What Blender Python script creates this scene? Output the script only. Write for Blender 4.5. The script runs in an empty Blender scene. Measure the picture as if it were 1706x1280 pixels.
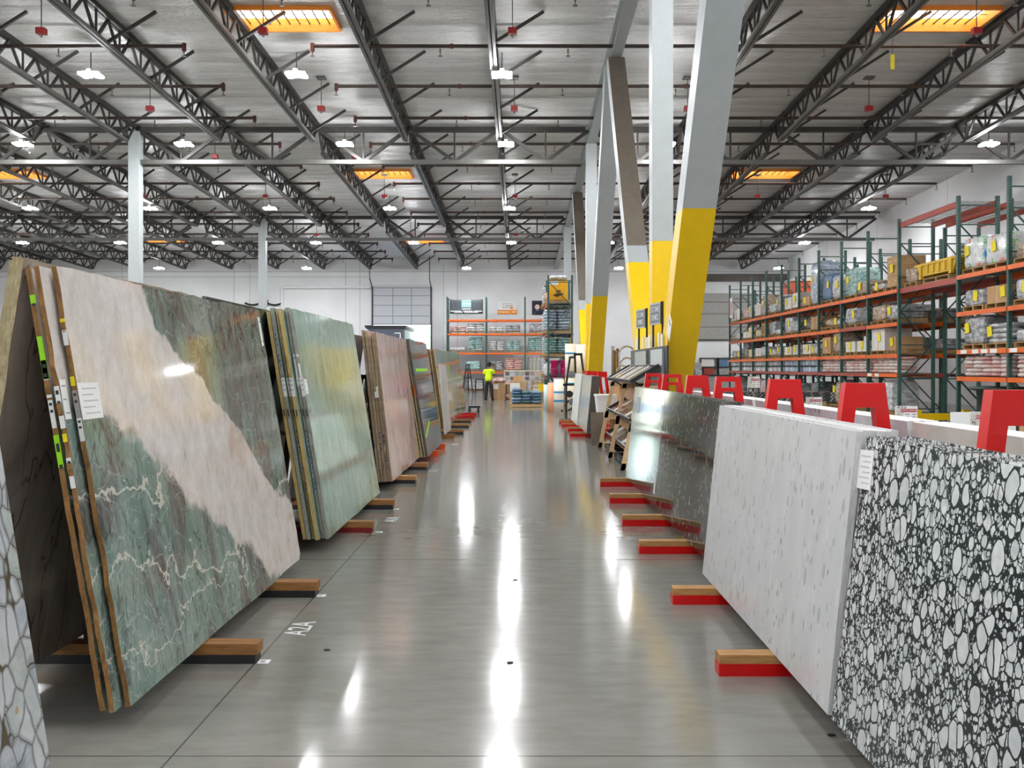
import bpy, bmesh, math, random
from mathutils import Vector, Matrix, Euler
R_ = random.Random(7)
SC = bpy.context.scene
COL = SC.collection
PI = math.pi
rad = math.radians
CAMH, FPX, VX, VY = 1.56, 1500.0, 866.0, 612.0

def P(x, y, Y):
    "point at depth Y seen at photo pixel (x, y)"
    return Vector(((x - VX) * Y / FPX, Y, CAMH - (y - VY) * Y / FPX))

def roof(Y):
    return 10.85 - 0.031 * Y

# ---------------------------------------------------------------- colours
def lin(c):
    c = c / 255.0
    return c / 12.92 if c <= 0.04045 else ((c + 0.055) / 1.055) ** 2.4

def rgb(r, g, b):
    return (lin(r), lin(g), lin(b), 1.0)

# ---------------------------------------------------------------- node helper
class G:
    def __init__(s, name):
        s.m = bpy.data.materials.new(name)
        s.m.use_nodes = True
        s.nt = s.m.node_tree
        s.b = s.nt.nodes['Principled BSDF']
        s._oc = None
    def nd(s, typ, props=None, ins=None):
        n = s.nt.nodes.new('ShaderNode' + typ)
        for k, v in (props or {}).items():
            setattr(n, k, v)
        for k, v in (ins or {}).items():
            s.put(n.inputs[k], v)
        return n
    def put(s, sock, v):
        if hasattr(v, 'is_output'):
            s.nt.links.new(v, sock)
        elif isinstance(v, bpy.types.Node):
            s.nt.links.new(v.outputs[0], sock)
        else:
            sock.default_value = v
    def obj(s):
        if s._oc is None:
            s._oc = s.nd('TexCoord').outputs['Object']
        return s._oc
    def world(s):
        return s.nd('NewGeometry').outputs['Position']
    def rnd(s):
        return s.nd('ObjectInfo').outputs['Random']
    def map(s, v, sc=(1, 1, 1), loc=(0, 0, 0), rot=(0, 0, 0)):
        return s.nd('Mapping', None, {'Vector': v, 'Scale': sc, 'Location': loc, 'Rotation': rot}).outputs[0]
    def noise(s, v, sc=5.0, det=3.0, rough=0.5, dist=0.0):
        return s.nd('TexNoise', None, {'Vector': v, 'Scale': sc, 'Detail': det, 'Roughness': rough, 'Distortion': dist}).outputs['Fac']
    def noisec(s, v, sc=5.0, det=3.0):
        return s.nd('TexNoise', None, {'Vector': v, 'Scale': sc, 'Detail': det}).outputs['Color']
    def voro(s, v, sc=5.0, feat='F1', out='Distance', rnd=1.0):
        return s.nd('TexVoronoi', {'feature': feat}, {'Vector': v, 'Scale': sc, 'Randomness': rnd}).outputs[out]
    def ma(s, op, a, b=0.0, c=None):
        ins = {0: a, 1: b}
        if c is not None:
            ins[2] = c
        return s.nd('Math', {'operation': op}, ins).outputs[0]
    def vm(s, op, a, b):
        return s.nd('VectorMath', {'operation': op}, {0: a, 1: b}).outputs[0]
    def sep(s, v):
        n = s.nd('SeparateXYZ', None, {0: v})
        return n.outputs[0], n.outputs[1], n.outputs[2]
    def comb(s, x, y, z):
        return s.nd('CombineXYZ', None, {0: x, 1: y, 2: z}).outputs[0]
    def ramp(s, f, st, interp='LINEAR'):
        n = s.nd('ValToRGB')
        cr = n.color_ramp
        cr.interpolation = interp
        while len(cr.elements) < len(st):
            cr.elements.new(0.5)
        for e, (p, c) in zip(cr.elements, st):
            e.position = p
            e.color = c if len(c) == 4 else (*c, 1)
        s.put(n.inputs[0], f)
        return n.outputs[0]
    def step(s, f, a, b):
        "smooth 0..1 between a and b"
        n = s.nd('MapRange', {'interpolation_type': 'SMOOTHSTEP'}, {'Value': f, 'From Min': a, 'From Max': b, 'To Min': 0.0, 'To Max': 1.0})
        return n.outputs[0]
    def mix(s, f, a, b, mode='MIX'):
        n = s.nd('Mix', {'data_type': 'RGBA', 'blend_type': mode})
        s.put(n.inputs[0], f); s.put(n.inputs[6], a); s.put(n.inputs[7], b)
        return n.outputs[2]
    def bump(s, h, st=0.2, d=0.01):
        n = s.nd('Bump', None, {'Height': h, 'Strength': st, 'Distance': d})
        s.put(s.b.inputs['Normal'], n.outputs[0])
    def col(s, c):
        s.put(s.b.inputs['Base Color'], c); return s
    def set(s, **k):
        nm = {'rough': 'Roughness', 'metal': 'Metallic', 'spec': 'Specular IOR Level', 'coat': 'Coat Weight', 'coatr': 'Coat Roughness', 'ior': 'IOR', 'trans': 'Transmission Weight', 'alpha': 'Alpha', 'sheen': 'Sheen Weight'}
        for a, v in k.items():
            s.put(s.b.inputs[nm[a]], v)
        return s
    def emit(s, c, st):
        s.put(s.b.inputs['Emission Color'], c); s.put(s.b.inputs['Emission Strength'], st); return s

MATS = {}
def plain(name, c, rough=0.5, metal=0.0, var=0.08, sc=6.0, spec=0.5, coat=0.0):
    "slightly uneven painted / moulded surface"
    if name in MATS:
        return MATS[name]
    g = G(name)
    if var > 0:
        n = g.noise(g.obj(), sc, 3.0)
        lo = tuple(max(0, v * (1 - var)) for v in c[:3]) + (1,)
        hi = tuple(min(1, v * (1 + var)) for v in c[:3]) + (1,)
        g.col(g.ramp(n, [(0.3, lo), (0.7, hi)]))
    else:
        g.col(c)
    g.set(rough=rough, metal=metal, spec=spec)
    if coat:
        g.set(coat=coat, coatr=0.08)
    MATS[name] = g.m
    return g.m

# ---------------------------------------------------------------- mesh builder
class MB:
    def __init__(s):
        s.v = []; s.f = []; s.mi = []; s.sm = []
    def add(s, vs, fs, mi=0, smooth=False, M=None):
        o = len(s.v)
        for p in vs:
            p = Vector(p)
            s.v.append(tuple(M @ p) if M is not None else tuple(p))
        for f in fs:
            s.f.append(tuple(i + o for i in f)); s.mi.append(mi); s.sm.append(smooth)
        return s
    def box(s, c, d, mi=0, M=None, mis=None):
        "box by centre and size; mis: material per face (-x,+x,-y,+y,-z,+z)"
        x, y, z = c; a, b, e = d[0] / 2, d[1] / 2, d[2] / 2
        vs = [(x - a, y - b, z - e), (x + a, y - b, z - e), (x + a, y + b, z - e), (x - a, y + b, z - e),
              (x - a, y - b, z + e), (x + a, y - b, z + e), (x + a, y + b, z + e), (x - a, y + b, z + e)]
        fs = [(0, 4, 7, 3), (1, 2, 6, 5), (0, 1, 5, 4), (3, 7, 6, 2), (0, 3, 2, 1), (4, 5, 6, 7)]
        o = len(s.f)
        s.add(vs, fs, mi, False, M)
        if mis:
            for k in range(6):
                s.mi[o + k] = mis[k]
        return s
    def b2(s, lo, hi, mi=0, M=None, mis=None):
        return s.box([(lo[i] + hi[i]) / 2 for i in range(3)], [hi[i] - lo[i] for i in range(3)], mi, M, mis)
    def bar(s, p, q, w, h=None, mi=0, up=(0, 0, 1)):
        p = Vector(p); q = Vector(q); h = h or w
        d = (q - p); L = d.length; d.normalize()
        u = Vector(up)
        if abs(d.dot(u)) > 0.98:
            u = Vector((0, 1, 0))
        x = d.cross(u).normalized(); y = x.cross(d).normalized()
        M = Matrix((x, d, y)).transposed().to_4x4(); M.translation = (p + q) / 2
        return s.box((0, 0, 0), (w, L, h), mi, M)
    def tube(s, p, q, r, n=8, mi=0, r2=None, caps=True):
        p = Vector(p); q = Vector(q); r2 = r if r2 is None else r2
        d = (q - p).normalized()
        u = Vector((0, 0, 1)) if abs(d.z) < 0.9 else Vector((1, 0, 0))
        x = d.cross(u).normalized(); y = d.cross(x)
        vs = []
        for c, rr in ((p, r), (q, r2)):
            for k in range(n):
                a = 2 * PI * k / n
                vs.append(c + x * (rr * math.cos(a)) + y * (rr * math.sin(a)))
        fs = [(k, (k + 1) % n, n + (k + 1) % n, n + k) for k in range(n)]
        s.add(vs, fs, mi, True)
        if caps:
            s.add(vs[:n], [tuple(range(n - 1, -1, -1))], mi); s.add(vs[n:], [tuple(range(n))], mi)
        return s
    def path(s, pts, r, n=8, mi=0):
        for a, b in zip(pts[:-1], pts[1:]):
            s.tube(a, b, r, n, mi)
        return s
    def lathe(s, prof, c=(0, 0, 0), n=16, mi=0):
        vs = []; fs = []
        m = len(prof)
        for k in range(n):
            a = 2 * PI * k / n
            for (r, z) in prof:
                vs.append((c[0] + r * math.cos(a), c[1] + r * math.sin(a), c[2] + z))
        for k in range(n):
            k2 = (k + 1) % n
            for j in range(m - 1):
                fs.append((k * m + j, k2 * m + j, k2 * m + j + 1, k * m + j + 1))
        return s.add(vs, fs, mi, True)
    def prism(s, poly, axis, a, b, mi=0, mside=None):
        "extrude a 2D polygon: axis 0 -> (y,z) at x=a..b, 1 -> (x,z), 2 -> (x,y)"
        def mk(p, t):
            return (t, p[0], p[1]) if axis == 0 else (p[0], t, p[1]) if axis == 1 else (p[0], p[1], t)
        n = len(poly)
        vs = [mk(p, a) for p in poly] + [mk(p, b) for p in poly]
        s.add(vs, [tuple(range(n - 1, -1, -1)), tuple(range(n, 2 * n))], mi)
        s.add(vs, [(k, (k + 1) % n, n + (k + 1) % n, n + k) for k in range(n)], mi if mside is None else mside)
        return s
    def pillow(s, c, d, rnd=None, mi=0, n=5, p=3.2, rz=0.0, pz=0.75):
        "bag / soft block: superellipsoid grid with a little unevenness"
        rnd = rnd or R_
        vs = []; fs = []
        nu, nv = 4 * n, 2 * n
        cz, sz = math.cos(rz), math.sin(rz)
        def sp(v, e):
            return math.copysign(abs(v) ** e, v)
        e = 2.0 / p
        for j in range(nv + 1):
            th = -PI / 2 + PI * j / nv
            for i in range(nu):
                ph = 2 * PI * i / nu
                x = sp(math.cos(th), e) * sp(math.cos(ph), e) * d[0] / 2
                y = sp(math.cos(th), e) * sp(math.sin(ph), e) * d[1] / 2
                z = sp(math.sin(th), pz) * d[2] / 2
                k = 1 + rnd.uniform(-0.035, 0.035)
                x *= k; y *= k
                vs.append((c[0] + x * cz - y * sz, c[1] + x * sz + y * cz, c[2] + z * (1 + rnd.uniform(-.06, .06))))
        for j in range(nv):
            for i in range(nu):
                i2 = (i + 1) % nu
                fs.append((j * nu + i, j * nu + i2, (j + 1) * nu + i2, (j + 1) * nu + i))
        return s.add(vs, fs, mi, True)
    def mesh(s, name, mats=()):
        me = bpy.data.meshes.new(name)
        me.from_pydata(s.v, [], s.f)
        for m in mats:
            me.materials.append(m)
        me.polygons.foreach_set('material_index', s.mi)
        me.polygons.foreach_set('use_smooth', s.sm)
        bm = bmesh.new(); bm.from_mesh(me)
        bmesh.ops.recalc_face_normals(bm, faces=bm.faces)
        bm.to_mesh(me); bm.free()
        me.update()
        return me

def link(name, me, parent=None, loc=(0, 0, 0), rot=None):
    o = bpy.data.objects.new(name, me)
    COL.objects.link(o)
    o.location = loc
    if rot is not None:
        o.rotation_euler = rot
    if parent is not None:
        o.parent = parent
    return o

def tag(o, label, cat, group=None, kind='thing'):
    o['label'] = label; o['category'] = cat
    if group: o['group'] = group
    if kind: o['kind'] = kind
    return o

def thing(name, label, cat, loc=(0, 0, 0), rz=0.0, group=None):
    o = bpy.data.objects.new(name, None)
    COL.objects.link(o)
    o.empty_display_size = 0.1
    o.location = loc; o.rotation_euler = (0, 0, rz)
    return tag(o, label, cat, group)

def struct(name, me, loc=(0, 0, 0)):
    o = link(name, me, None, loc); o['kind'] = 'structure'
    return o

def textmesh(body, size, mat, extrude=0.001, align='CENTER'):
    cu = bpy.data.curves.new('lettering', 'FONT')
    cu.body = body; cu.size = size; cu.extrude = extrude
    cu.align_x = align; cu.align_y = 'CENTER'; cu.resolution_u = 2
    o = bpy.data.objects.new('lettering', cu); COL.objects.link(o)
    dg = bpy.context.evaluated_depsgraph_get(); dg.update()
    me = bpy.data.meshes.new_from_object(o.evaluated_get(dg))
    bpy.data.objects.remove(o); bpy.data.curves.remove(cu)
    me.materials.clear(); me.materials.append(mat)
    return me

ORD = ['first', 'second', 'third', 'fourth', 'fifth', 'sixth', 'seventh', 'eighth', 'ninth', 'tenth', 'eleventh', 'twelfth', 'thirteenth', 'fourteenth', 'fifteenth']
LAMP, UPL, EXPO = 430.0, 0.75, 0.0
# ================================================================ materials
def mat_concrete():
    g = G('polished_concrete')
    w = g.world()
    a = g.noise(g.map(w, (0.35, 0.18, 1)), 2.0, 5.0, 0.6)
    b = g.noise(g.map(w, (1.2, 3.5, 1)), 3.0, 6.0, 0.65)
    c = g.mix(0.5, g.ramp(a, [(0.3, rgb(116, 115, 108)), (0.7, rgb(139, 137, 131))]), g.ramp(b, [(0.3, rgb(113, 111, 105)), (0.72, rgb(143, 141, 135))]))
    x, y, z = g.sep(w)
    # saw-cut joints every 3.69 m across the aisle, 3.66 m along it
    jy = g.ma('ABSOLUTE', g.ma('SUBTRACT', g.ma('FRACT', g.ma('DIVIDE', g.ma('SUBTRACT', y, 3.61 - 3.69 * 20.5), 3.69)), 0.5))
    jx = g.ma('ABSOLUTE', g.ma('SUBTRACT', g.ma('FRACT', g.ma('DIVIDE', g.ma('SUBTRACT', x, -1.395 - 3.66 * 20.5), 3.66)), 0.5))
    j = g.ma('MINIMUM', jy, jx)
    line = g.ma('LESS_THAN', j, 0.0012)
    spk = g.ma('GREATER_THAN', g.noise(w, 9.0, 2.0), 0.80)
    c = g.mix(g.ma('MULTIPLY', spk, 0.5), c, rgb(70, 68, 64))
    c = g.mix(g.ma('MULTIPLY', line, 0.75), c, rgb(52, 50, 47))
    g.col(c)
    g.set(rough=g.ramp(b, [(0.2, (0.10, 0.10, 0.10)), (0.8, (0.145, 0.145, 0.145))]), spec=0.5)
    return g.m

def mat_ceiling():
    g = G('white_roof_insulation')
    w = g.world()
    x, y, z = g.sep(w)
    n = g.noise(g.map(w, (0.35, 1.6, 0)), 1.3, 4.0, 0.55, 0.6)
    n2 = g.noise(g.map(w, (0.8, 3.2, 0)), 1.1, 2.0, 0.5, 1.0)
    seam = g.ma('ABSOLUTE', g.ma('SUBTRACT', g.ma('FRACT', g.ma('DIVIDE', y, 1.48)), 0.5))
    seamx = g.ma('ABSOLUTE', g.ma('SUBTRACT', g.ma('FRACT', g.ma('DIVIDE', g.ma('ADD', x, 44.0), 3.116)), 0.5))
    ln = g.ma('MAXIMUM', g.ma('LESS_THAN', seam, 0.008), g.ma('MULTIPLY', g.ma('LESS_THAN', seamx, 0.002), 0.5))
    c = g.ramp(n, [(0.3, rgb(220, 219, 218)), (0.7, rgb(236, 236, 236))])
    c = g.mix(g.ma('MULTIPLY', ln, 0.35), c, rgb(140, 138, 135))
    g.col(c)
    g.set(rough=0.27, spec=0.5)
    sag = g.ma('MULTIPLY', g.ma('SINE', g.ma('MULTIPLY', seam, 6.28)), 0.6)
    h = g.ma('ADD', g.ma('ADD', n, g.ma('MULTIPLY', n2, 0.8)), sag)
    n4 = g.noise(g.map(w, (1.2, 2.6, 0)), 2.4, 5.0, 0.6, 1.4)
    h = g.ma('ADD', h, g.ma('MULTIPLY', n4, 0.7))
    g.bump(h, 0.75, 0.12)
    return g.m

def mat_wall():
    g = G('white_painted_concrete_wall')
    w = g.world()
    n = g.noise(w, 0.5, 4.0)
    x, y, z = g.sep(w)
    p = g.ma('ABSOLUTE', g.ma('SUBTRACT', g.ma('FRACT', g.ma('DIVIDE', g.ma('ADD', x, y), 7.62)), 0.5))
    c = g.ramp(n, [(0.3, rgb(222, 223, 225)), (0.7, rgb(234, 235, 236))])
    c = g.mix(g.ma('MULTIPLY', g.ma('LESS_THAN', p, 0.004), 0.5), c, rgb(150, 150, 150))
    g.col(c).set(rough=0.6)
    return g.m

CONC = mat_concrete(); CEIL = mat_ceiling(); WALL = mat_wall()
STEEL = plain('dark_grey_primed_steel', rgb(56, 54, 52), 0.55, 0.0, 0.15)
STEELB = plain('brown_black_steel', rgb(42, 38, 35), 0.6, 0.0, 0.15)
STEELL = plain('light_grey_truss_steel', rgb(90, 89, 86), 0.5, 0.0, 0.1)
PIPE = plain('dark_brown_pipe', rgb(62, 50, 44), 0.5, 0.0, 0.15)
REDP = plain('red_enamel', rgb(204, 0, 4), 0.28, 0.0, 0.05, spec=0.5)
REDB = plain('red_box_plastic', rgb(150, 18, 24), 0.4)
YEL = plain('yellow_safety_paint', rgb(240, 199, 2), 0.38, 0.0, 0.03)
GREYP = plain('pale_grey_column_paint', rgb(176, 182, 184), 0.42, 0.0, 0.03)
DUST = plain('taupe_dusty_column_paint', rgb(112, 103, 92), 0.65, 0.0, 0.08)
INKL = plain('faint_print', rgb(186, 188, 190), 0.6, 0, 0.0)
BLACK = plain('black_powder_coat', rgb(28, 28, 30), 0.45)
RUBBER = plain('black_rubber', rgb(24, 23, 23), 0.7)
CHROME = plain('chrome', rgb(205, 205, 205), 0.12, 1.0, 0.03)
BRONZE = plain('bronze_finish', rgb(134, 96, 54), 0.3, 0.9, 0.1)
STAIN = plain('brushed_stainless', rgb(160, 160, 156), 0.32, 0.9, 0.06)
WHITEP = plain('white_plastic', rgb(232, 233, 234), 0.4, 0, 0.03)
GREYPL = plain('mid_grey_plastic', rgb(120, 124, 130), 0.45)
PAPER = plain('white_paper', rgb(236, 236, 234), 0.6, 0, 0.02)
INK = plain('dark_ink', rgb(40, 42, 46), 0.6, 0, 0.0)
INKG = plain('grey_ink', rgb(150, 152, 155), 0.6, 0, 0.0)
LIME = plain('lime_green_label', rgb(150, 224, 12), 0.5, 0, 0.03)
YELT = plain('yellow_paper_tag', rgb(232, 214, 20), 0.6, 0, 0.05)
ORANGE = plain('orange_rack_beam_paint', rgb(226, 102, 30), 0.4, 0, 0.08)
RUSTB = plain('faded_red_beam_paint', rgb(160, 66, 54), 0.5, 0, 0.12)
WIRE = plain('galvanised_wire', rgb(140, 144, 142), 0.4, 0.6, 0.05)
ORW = plain('orange_label', rgb(255, 116, 20), 0.5, 0, 0.03)

def mat_rackgreen():
    g = G('dark_green_punched_upright')
    o = g.obj()
    x, y, z = g.sep(o)
    fz = g.ma('ABSOLUTE', g.ma('SUBTRACT', g.ma('FRACT', g.ma('MULTIPLY', z, 13.0)), 0.5))
    hole = g.ma('LESS_THAN', fz, 0.16)
    n = g.noise(o, 4.0, 2.0)
    c = g.ramp(n, [(0.3, rgb(38, 74, 66)), (0.7, rgb(58, 98, 90))])
    c = g.mix(g.ma('MULTIPLY', hole, 0.5), c, rgb(18, 28, 26))
    g.col(c).set(rough=0.45)
    return g.m
RGREEN = mat_rackgreen()
RGREENB = plain('green_brace_paint', rgb(44, 76, 70), 0.5)

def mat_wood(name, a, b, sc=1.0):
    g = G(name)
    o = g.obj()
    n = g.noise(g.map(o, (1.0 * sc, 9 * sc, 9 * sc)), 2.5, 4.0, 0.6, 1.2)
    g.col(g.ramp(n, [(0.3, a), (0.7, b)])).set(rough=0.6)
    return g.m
BUNK = mat_wood('tan_bunk_timber', rgb(150, 104, 56), rgb(196, 152, 96), 2.0)
BUNKD = mat_wood('brown_bunk_timber', rgb(116, 76, 40), rgb(166, 116, 62), 2.0)
PALLET = mat_wood('pallet_timber', rgb(150, 118, 76), rgb(196, 164, 112), 3.0)
PLY = mat_wood('birch_plywood', rgb(206, 174, 130), rgb(226, 198, 156), 2.0)
TANB = mat_wood('tan_backboard', rgb(172, 124, 76), rgb(190, 142, 92), 1.0)
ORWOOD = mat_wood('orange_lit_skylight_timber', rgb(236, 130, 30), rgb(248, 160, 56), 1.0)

def mat_film(name, a, b, rough=0.22, sc=3.0, bst=0.5):
    "goods behind stretch film: streaky tone and a crinkled gloss"
    g = G(name)
    o = g.obj()
    n = g.noise(g.map(o, (1, 1, 2.2)), sc * 1.6, 5.0, 0.62, 0.8)
    g.col(g.mix(g.step(n, 0.36, 0.64), a, b))
    g.set(rough=rough, coat=0.5, coatr=0.12)
    g.bump(g.noise(g.map(o, (1, 1, 1.6)), sc * 4, 4.0, 0.6, 1.5), bst, 0.04)
    return g.m
F_WHITE = mat_film('white_stretch_film', rgb(164, 166, 170), rgb(226, 227, 230))
F_GREY = mat_film('grey_stretch_film', rgb(120, 122, 126), rgb(196, 198, 202))
F_TEAL = mat_film('teal_stretch_film', rgb(92, 150, 146), rgb(188, 210, 208))
F_BLUE = mat_film('blue_stretch_film', rgb(136, 152, 172), rgb(198, 206, 216))
F_DBLUE = mat_film('deep_blue_wrap', rgb(66, 98, 136), rgb(92, 122, 158), 0.35)
F_BROWN = mat_film('film_over_cardboard', rgb(142, 116, 92), rgb(196, 178, 158))
F_PINK = mat_film('film_over_pink_bags', rgb(186, 128, 122), rgb(226, 206, 204))
F_DARK = mat_film('dark_stretch_film', rgb(62, 62, 64), rgb(136, 136, 140))
F_RED = mat_film('film_over_red_print_bags', rgb(208, 128, 112), rgb(226, 206, 198))
def mat_mixed():
    g = G('film_over_mixed_print_bags')
    n = g.noise(g.obj(), 3.2, 3.0)
    c = g.ramp(n, [(0.30, rgb(232, 104, 66)), (0.38, rgb(214, 214, 216)), (0.46, rgb(196, 198, 202)), (0.54, rgb(222, 223, 226)), (0.60, rgb(96, 180, 92)), (0.64, rgb(206, 210, 214)), (0.70, rgb(70, 140, 196))])
    g.col(c).set(rough=.22, coat=.5, coatr=.12)
    g.bump(g.noise(g.obj(), 14, 4.0, .6, 1.5), .5, .04)
    return g.m
F_MIX = mat_mixed()
CARD = plain('brown_cardboard', rgb(182, 146, 104), 0.75, 0, 0.08)
CARDD = plain('dark_cardboard', rgb(138, 104, 72), 0.75, 0, 0.1)
CARDW = plain('white_cardboard', rgb(216, 213, 208), 0.65, 0, 0.05)
CARDG = plain('grey_board', rgb(150, 148, 146), 0.65, 0, 0.06)
TAPE = plain('brown_tape', rgb(196, 164, 118), 0.35, 0, 0.03)

# ---------------------------------------------------------------- stones (object space: y along the slab, z up the slab)
def mat_edge(name, a, b):
    g = G(name)
    n = g.noise(g.map(g.obj(), (8, 8, 3)), 6.0, 5.0, 0.7)
    g.col(g.ramp(n, [(0.3, a), (0.7, b)])).set(rough=0.75)
    g.bump(n, 0.5, 0.02)
    return g.m
E_BROWN = mat_edge('sawn_brown_edge', rgb(104, 70, 34), rgb(164, 120, 62))
E_TAN = mat_edge('sawn_tan_edge', rgb(146, 130, 92), rgb(196, 182, 146))
E_GREY = mat_edge('sawn_grey_edge', rgb(128, 128, 118), rgb(172, 172, 162))
E_YEL = mat_edge('sawn_yellow_edge', rgb(180, 152, 82), rgb(214, 188, 124))
E_WHITE = mat_edge('polished_white_edge', rgb(206, 206, 206), rgb(232, 232, 232))
E_DARK = mat_edge('dark_edge', rgb(60, 58, 56), rgb(110, 106, 100))
E_PINK = mat_edge('pink_brown_edge', rgb(128, 104, 84), rgb(176, 152, 128))

def veinmask(g, p, sc, w, det=3.0, dist=0.5):
    n = g.noise(p, sc, det, 0.5, dist)
    return g.ma('SUBTRACT', 1.0, g.step(g.ma('ABSOLUTE', g.ma('SUBTRACT', n, 0.5)), 0.0, w))

def mat_amazonite():
    g = G('green_white_quartzite')
    o = g.obj()
    x, u, v = g.sep(o)
    wn = g.noise(o, 2.2, 5.0, 0.6)
    wob = g.ma('MULTIPLY', g.ma('SUBTRACT', wn, 0.5), 0.55)
    lowf = g.ma('ADD', g.ma('SUBTRACT', g.ma('ADD', v, g.ma('MULTIPLY', u, 0.58)), 1.36), wob)
    upf = g.ma('ADD', g.ma('SUBTRACT', 2.44, g.ma('ADD', v, g.ma('MULTIPLY', u, 0.70))), wob)
    band = g.ma('MULTIPLY', g.step(lowf, -0.03, 0.05), g.step(upf, -0.02, 0.02))
    # white band
    c1 = g.noise(g.map(o, (1, 1.5, 1.0), rot=(0.5, 0, 0)), 4.5, 8.0, 0.72, 0.25)
    white = g.ramp(c1, [(0.28, rgb(176, 168, 162)), (0.42, rgb(206, 198, 192)), (0.6, rgb(222, 216, 212)), (0.8, rgb(212, 200, 190))])
    tan = g.step(g.noise(o, 1.5, 4.0, 0.6, 1.0), 0.60, 0.74)
    white = g.mix(g.ma('MULTIPLY', tan, 0.55), white, rgb(176, 146, 116))
    fleck = g.step(g.noise(g.map(o, (1, 3.2, 1.6), rot=(0.6, 0, 0)), 5.5, 5.0, 0.7, 0.6), 0.66, 0.72)
    white = g.mix(g.ma('MULTIPLY', fleck, 0.6), white, rgb(112, 108, 96))
    # green ground
    st = g.map(o, (1, 2.2, 0.8), rot=(-0.35, 0, 0))
    c2 = g.noise(st, 2.6, 8.0, 0.7, 0.5)
    green = g.ramp(c2, [(0.25, rgb(84, 100, 92)), (0.42, rgb(112, 132, 122)), (0.58, rgb(140, 156, 148)), (0.75, rgb(124, 130, 124))])
    pur = g.step(g.noise(g.map(o, (1, 1.7, 0.62), loc=(0, 3, 1), rot=(-0.35, 0, 0)), 1.7, 6.0, 0.66, 0.7), 0.47, 0.58)
    green = g.mix(g.ma('MULTIPLY', pur, 0.8), green, g.ramp(g.noise(st, 9.0, 5.0, 0.72), [(0.3, rgb(74, 66, 68)), (0.55, rgb(112, 104, 102)), (0.75, rgb(140, 138, 132))]))
    # browner towards the far upper corner
    up = g.step(g.ma('ADD', g.ma('ADD', v, g.ma('MULTIPLY', u, 0.35)), wob), 1.7, 2.5)
    brn = g.ramp(g.noise(st, 4.5, 6.0, 0.7, 1.0), [(0.3, rgb(72, 70, 62)), (0.5, rgb(120, 122, 106)), (0.7, rgb(140, 132, 112))])
    green = g.mix(g.ma('MULTIPLY', up, 0.7), green, brn)
    rust = g.ma('MULTIPLY', veinmask(g, g.map(o, (1, 1.3, .6), loc=(0, 5, 0), rot=(.35, 0, 0)), 2.4, 0.03), up)
    green = g.mix(g.ma('MULTIPLY', rust, 0.8), green, rgb(96, 62, 52))
    dk = veinmask(g, g.map(o, (1, 2.4, 0.9), rot=(0.3, 0, 0)), 2.6, 0.018)
    green = g.mix(g.ma('MULTIPLY', dk, 0.55), green, rgb(52, 52, 50))
    fine = veinmask(g, g.map(o, (1, 1, 1.5), loc=(0, 1, 7)), 3.6, 0.014, 4.0, 0.7)
    green = g.mix(g.ma('MULTIPLY', fine, 0.35), green, rgb(196, 204, 196))
    # two thick pale veins across the lower green
    n3 = g.noise(g.map(o, (1, 1.1, 1.4)), 2.6, 4.0, 0.6)
    def thick(v0, sl, w):
        d = g.ma('ABSOLUTE', g.ma('ADD', g.ma('SUBTRACT', v, g.ma('ADD', v0, g.ma('MULTIPLY', u, sl))), g.ma('MULTIPLY', g.ma('SUBTRACT', n3, 0.5), 0.8)))
        return g.ma('SUBTRACT', 1.0, g.step(d, w * 0.45, w))
    tv = g.ma('MAXIMUM', thick(0.98, -0.14, 0.022), g.ma('MAXIMUM', thick(0.56, -0.13, 0.018), thick(0.20, 0.03, 0.010)))
    green = g.mix(g.ma('MULTIPLY', tv, 0.85), green, rgb(206, 202, 190))
    mot = g.ramp(g.noise(g.map(o, (1, 1.8, 0.9), rot=(-0.3, 0, 0)), 26.0, 6.0, 0.75), [(0.32, (0.62, 0.62, 0.62)), (0.5, (0.98, 0.98, 0.98)), (0.7, (1.2, 1.2, 1.2))])
    green = g.mix(0.75, green, mot, 'MULTIPLY')
    white = g.mix(0.22, white, mot, 'MULTIPLY')
    edge = g.ma('MULTIPLY', g.step(g.ma('ABSOLUTE', lowf), 0.10, 0.0), g.step(g.noise(o, 7.0, 5.0, 0.7), 0.42, 0.6))
    white = g.mix(g.ma('MULTIPLY', edge, 0.55), white, rgb(150, 132, 112))
    g.col(g.mix(band, green, white))
    g.set(rough=0.07, spec=0.5)
    g.bump(c2, 0.02, 0.01)
    return g.m

def mat_stone(name, cols, sc=2.5, stretch=(1, 1, 1), rot=0.0, rough=0.08, veins=(), spec=0.5, fleck=None, dist=0.8):
    g = G(name)
    o = g.map(g.obj(), stretch, rot=(rot, 0, 0))
    n = g.noise(o, sc, 6.0, 0.64, dist)
    c = g.ramp(n, cols)
    for (vs, w, colr, f, l) in veins:
        c = g.mix(g.ma('MULTIPLY', veinmask(g, g.map(o, (1, 1, 1), loc=(0, l, l)), vs, w), f), c, colr)
    if fleck:
        fs, thr, colr, f = fleck
        c = g.mix(g.ma('MULTIPLY', g.step(g.noise(g.map(g.obj(), (1, 2.2, 0.7)), fs, 3.0, 0.6), thr, thr + 0.04), f), c, colr)
    g.col(c).set(rough=rough, spec=spec)
    return g.m

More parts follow.
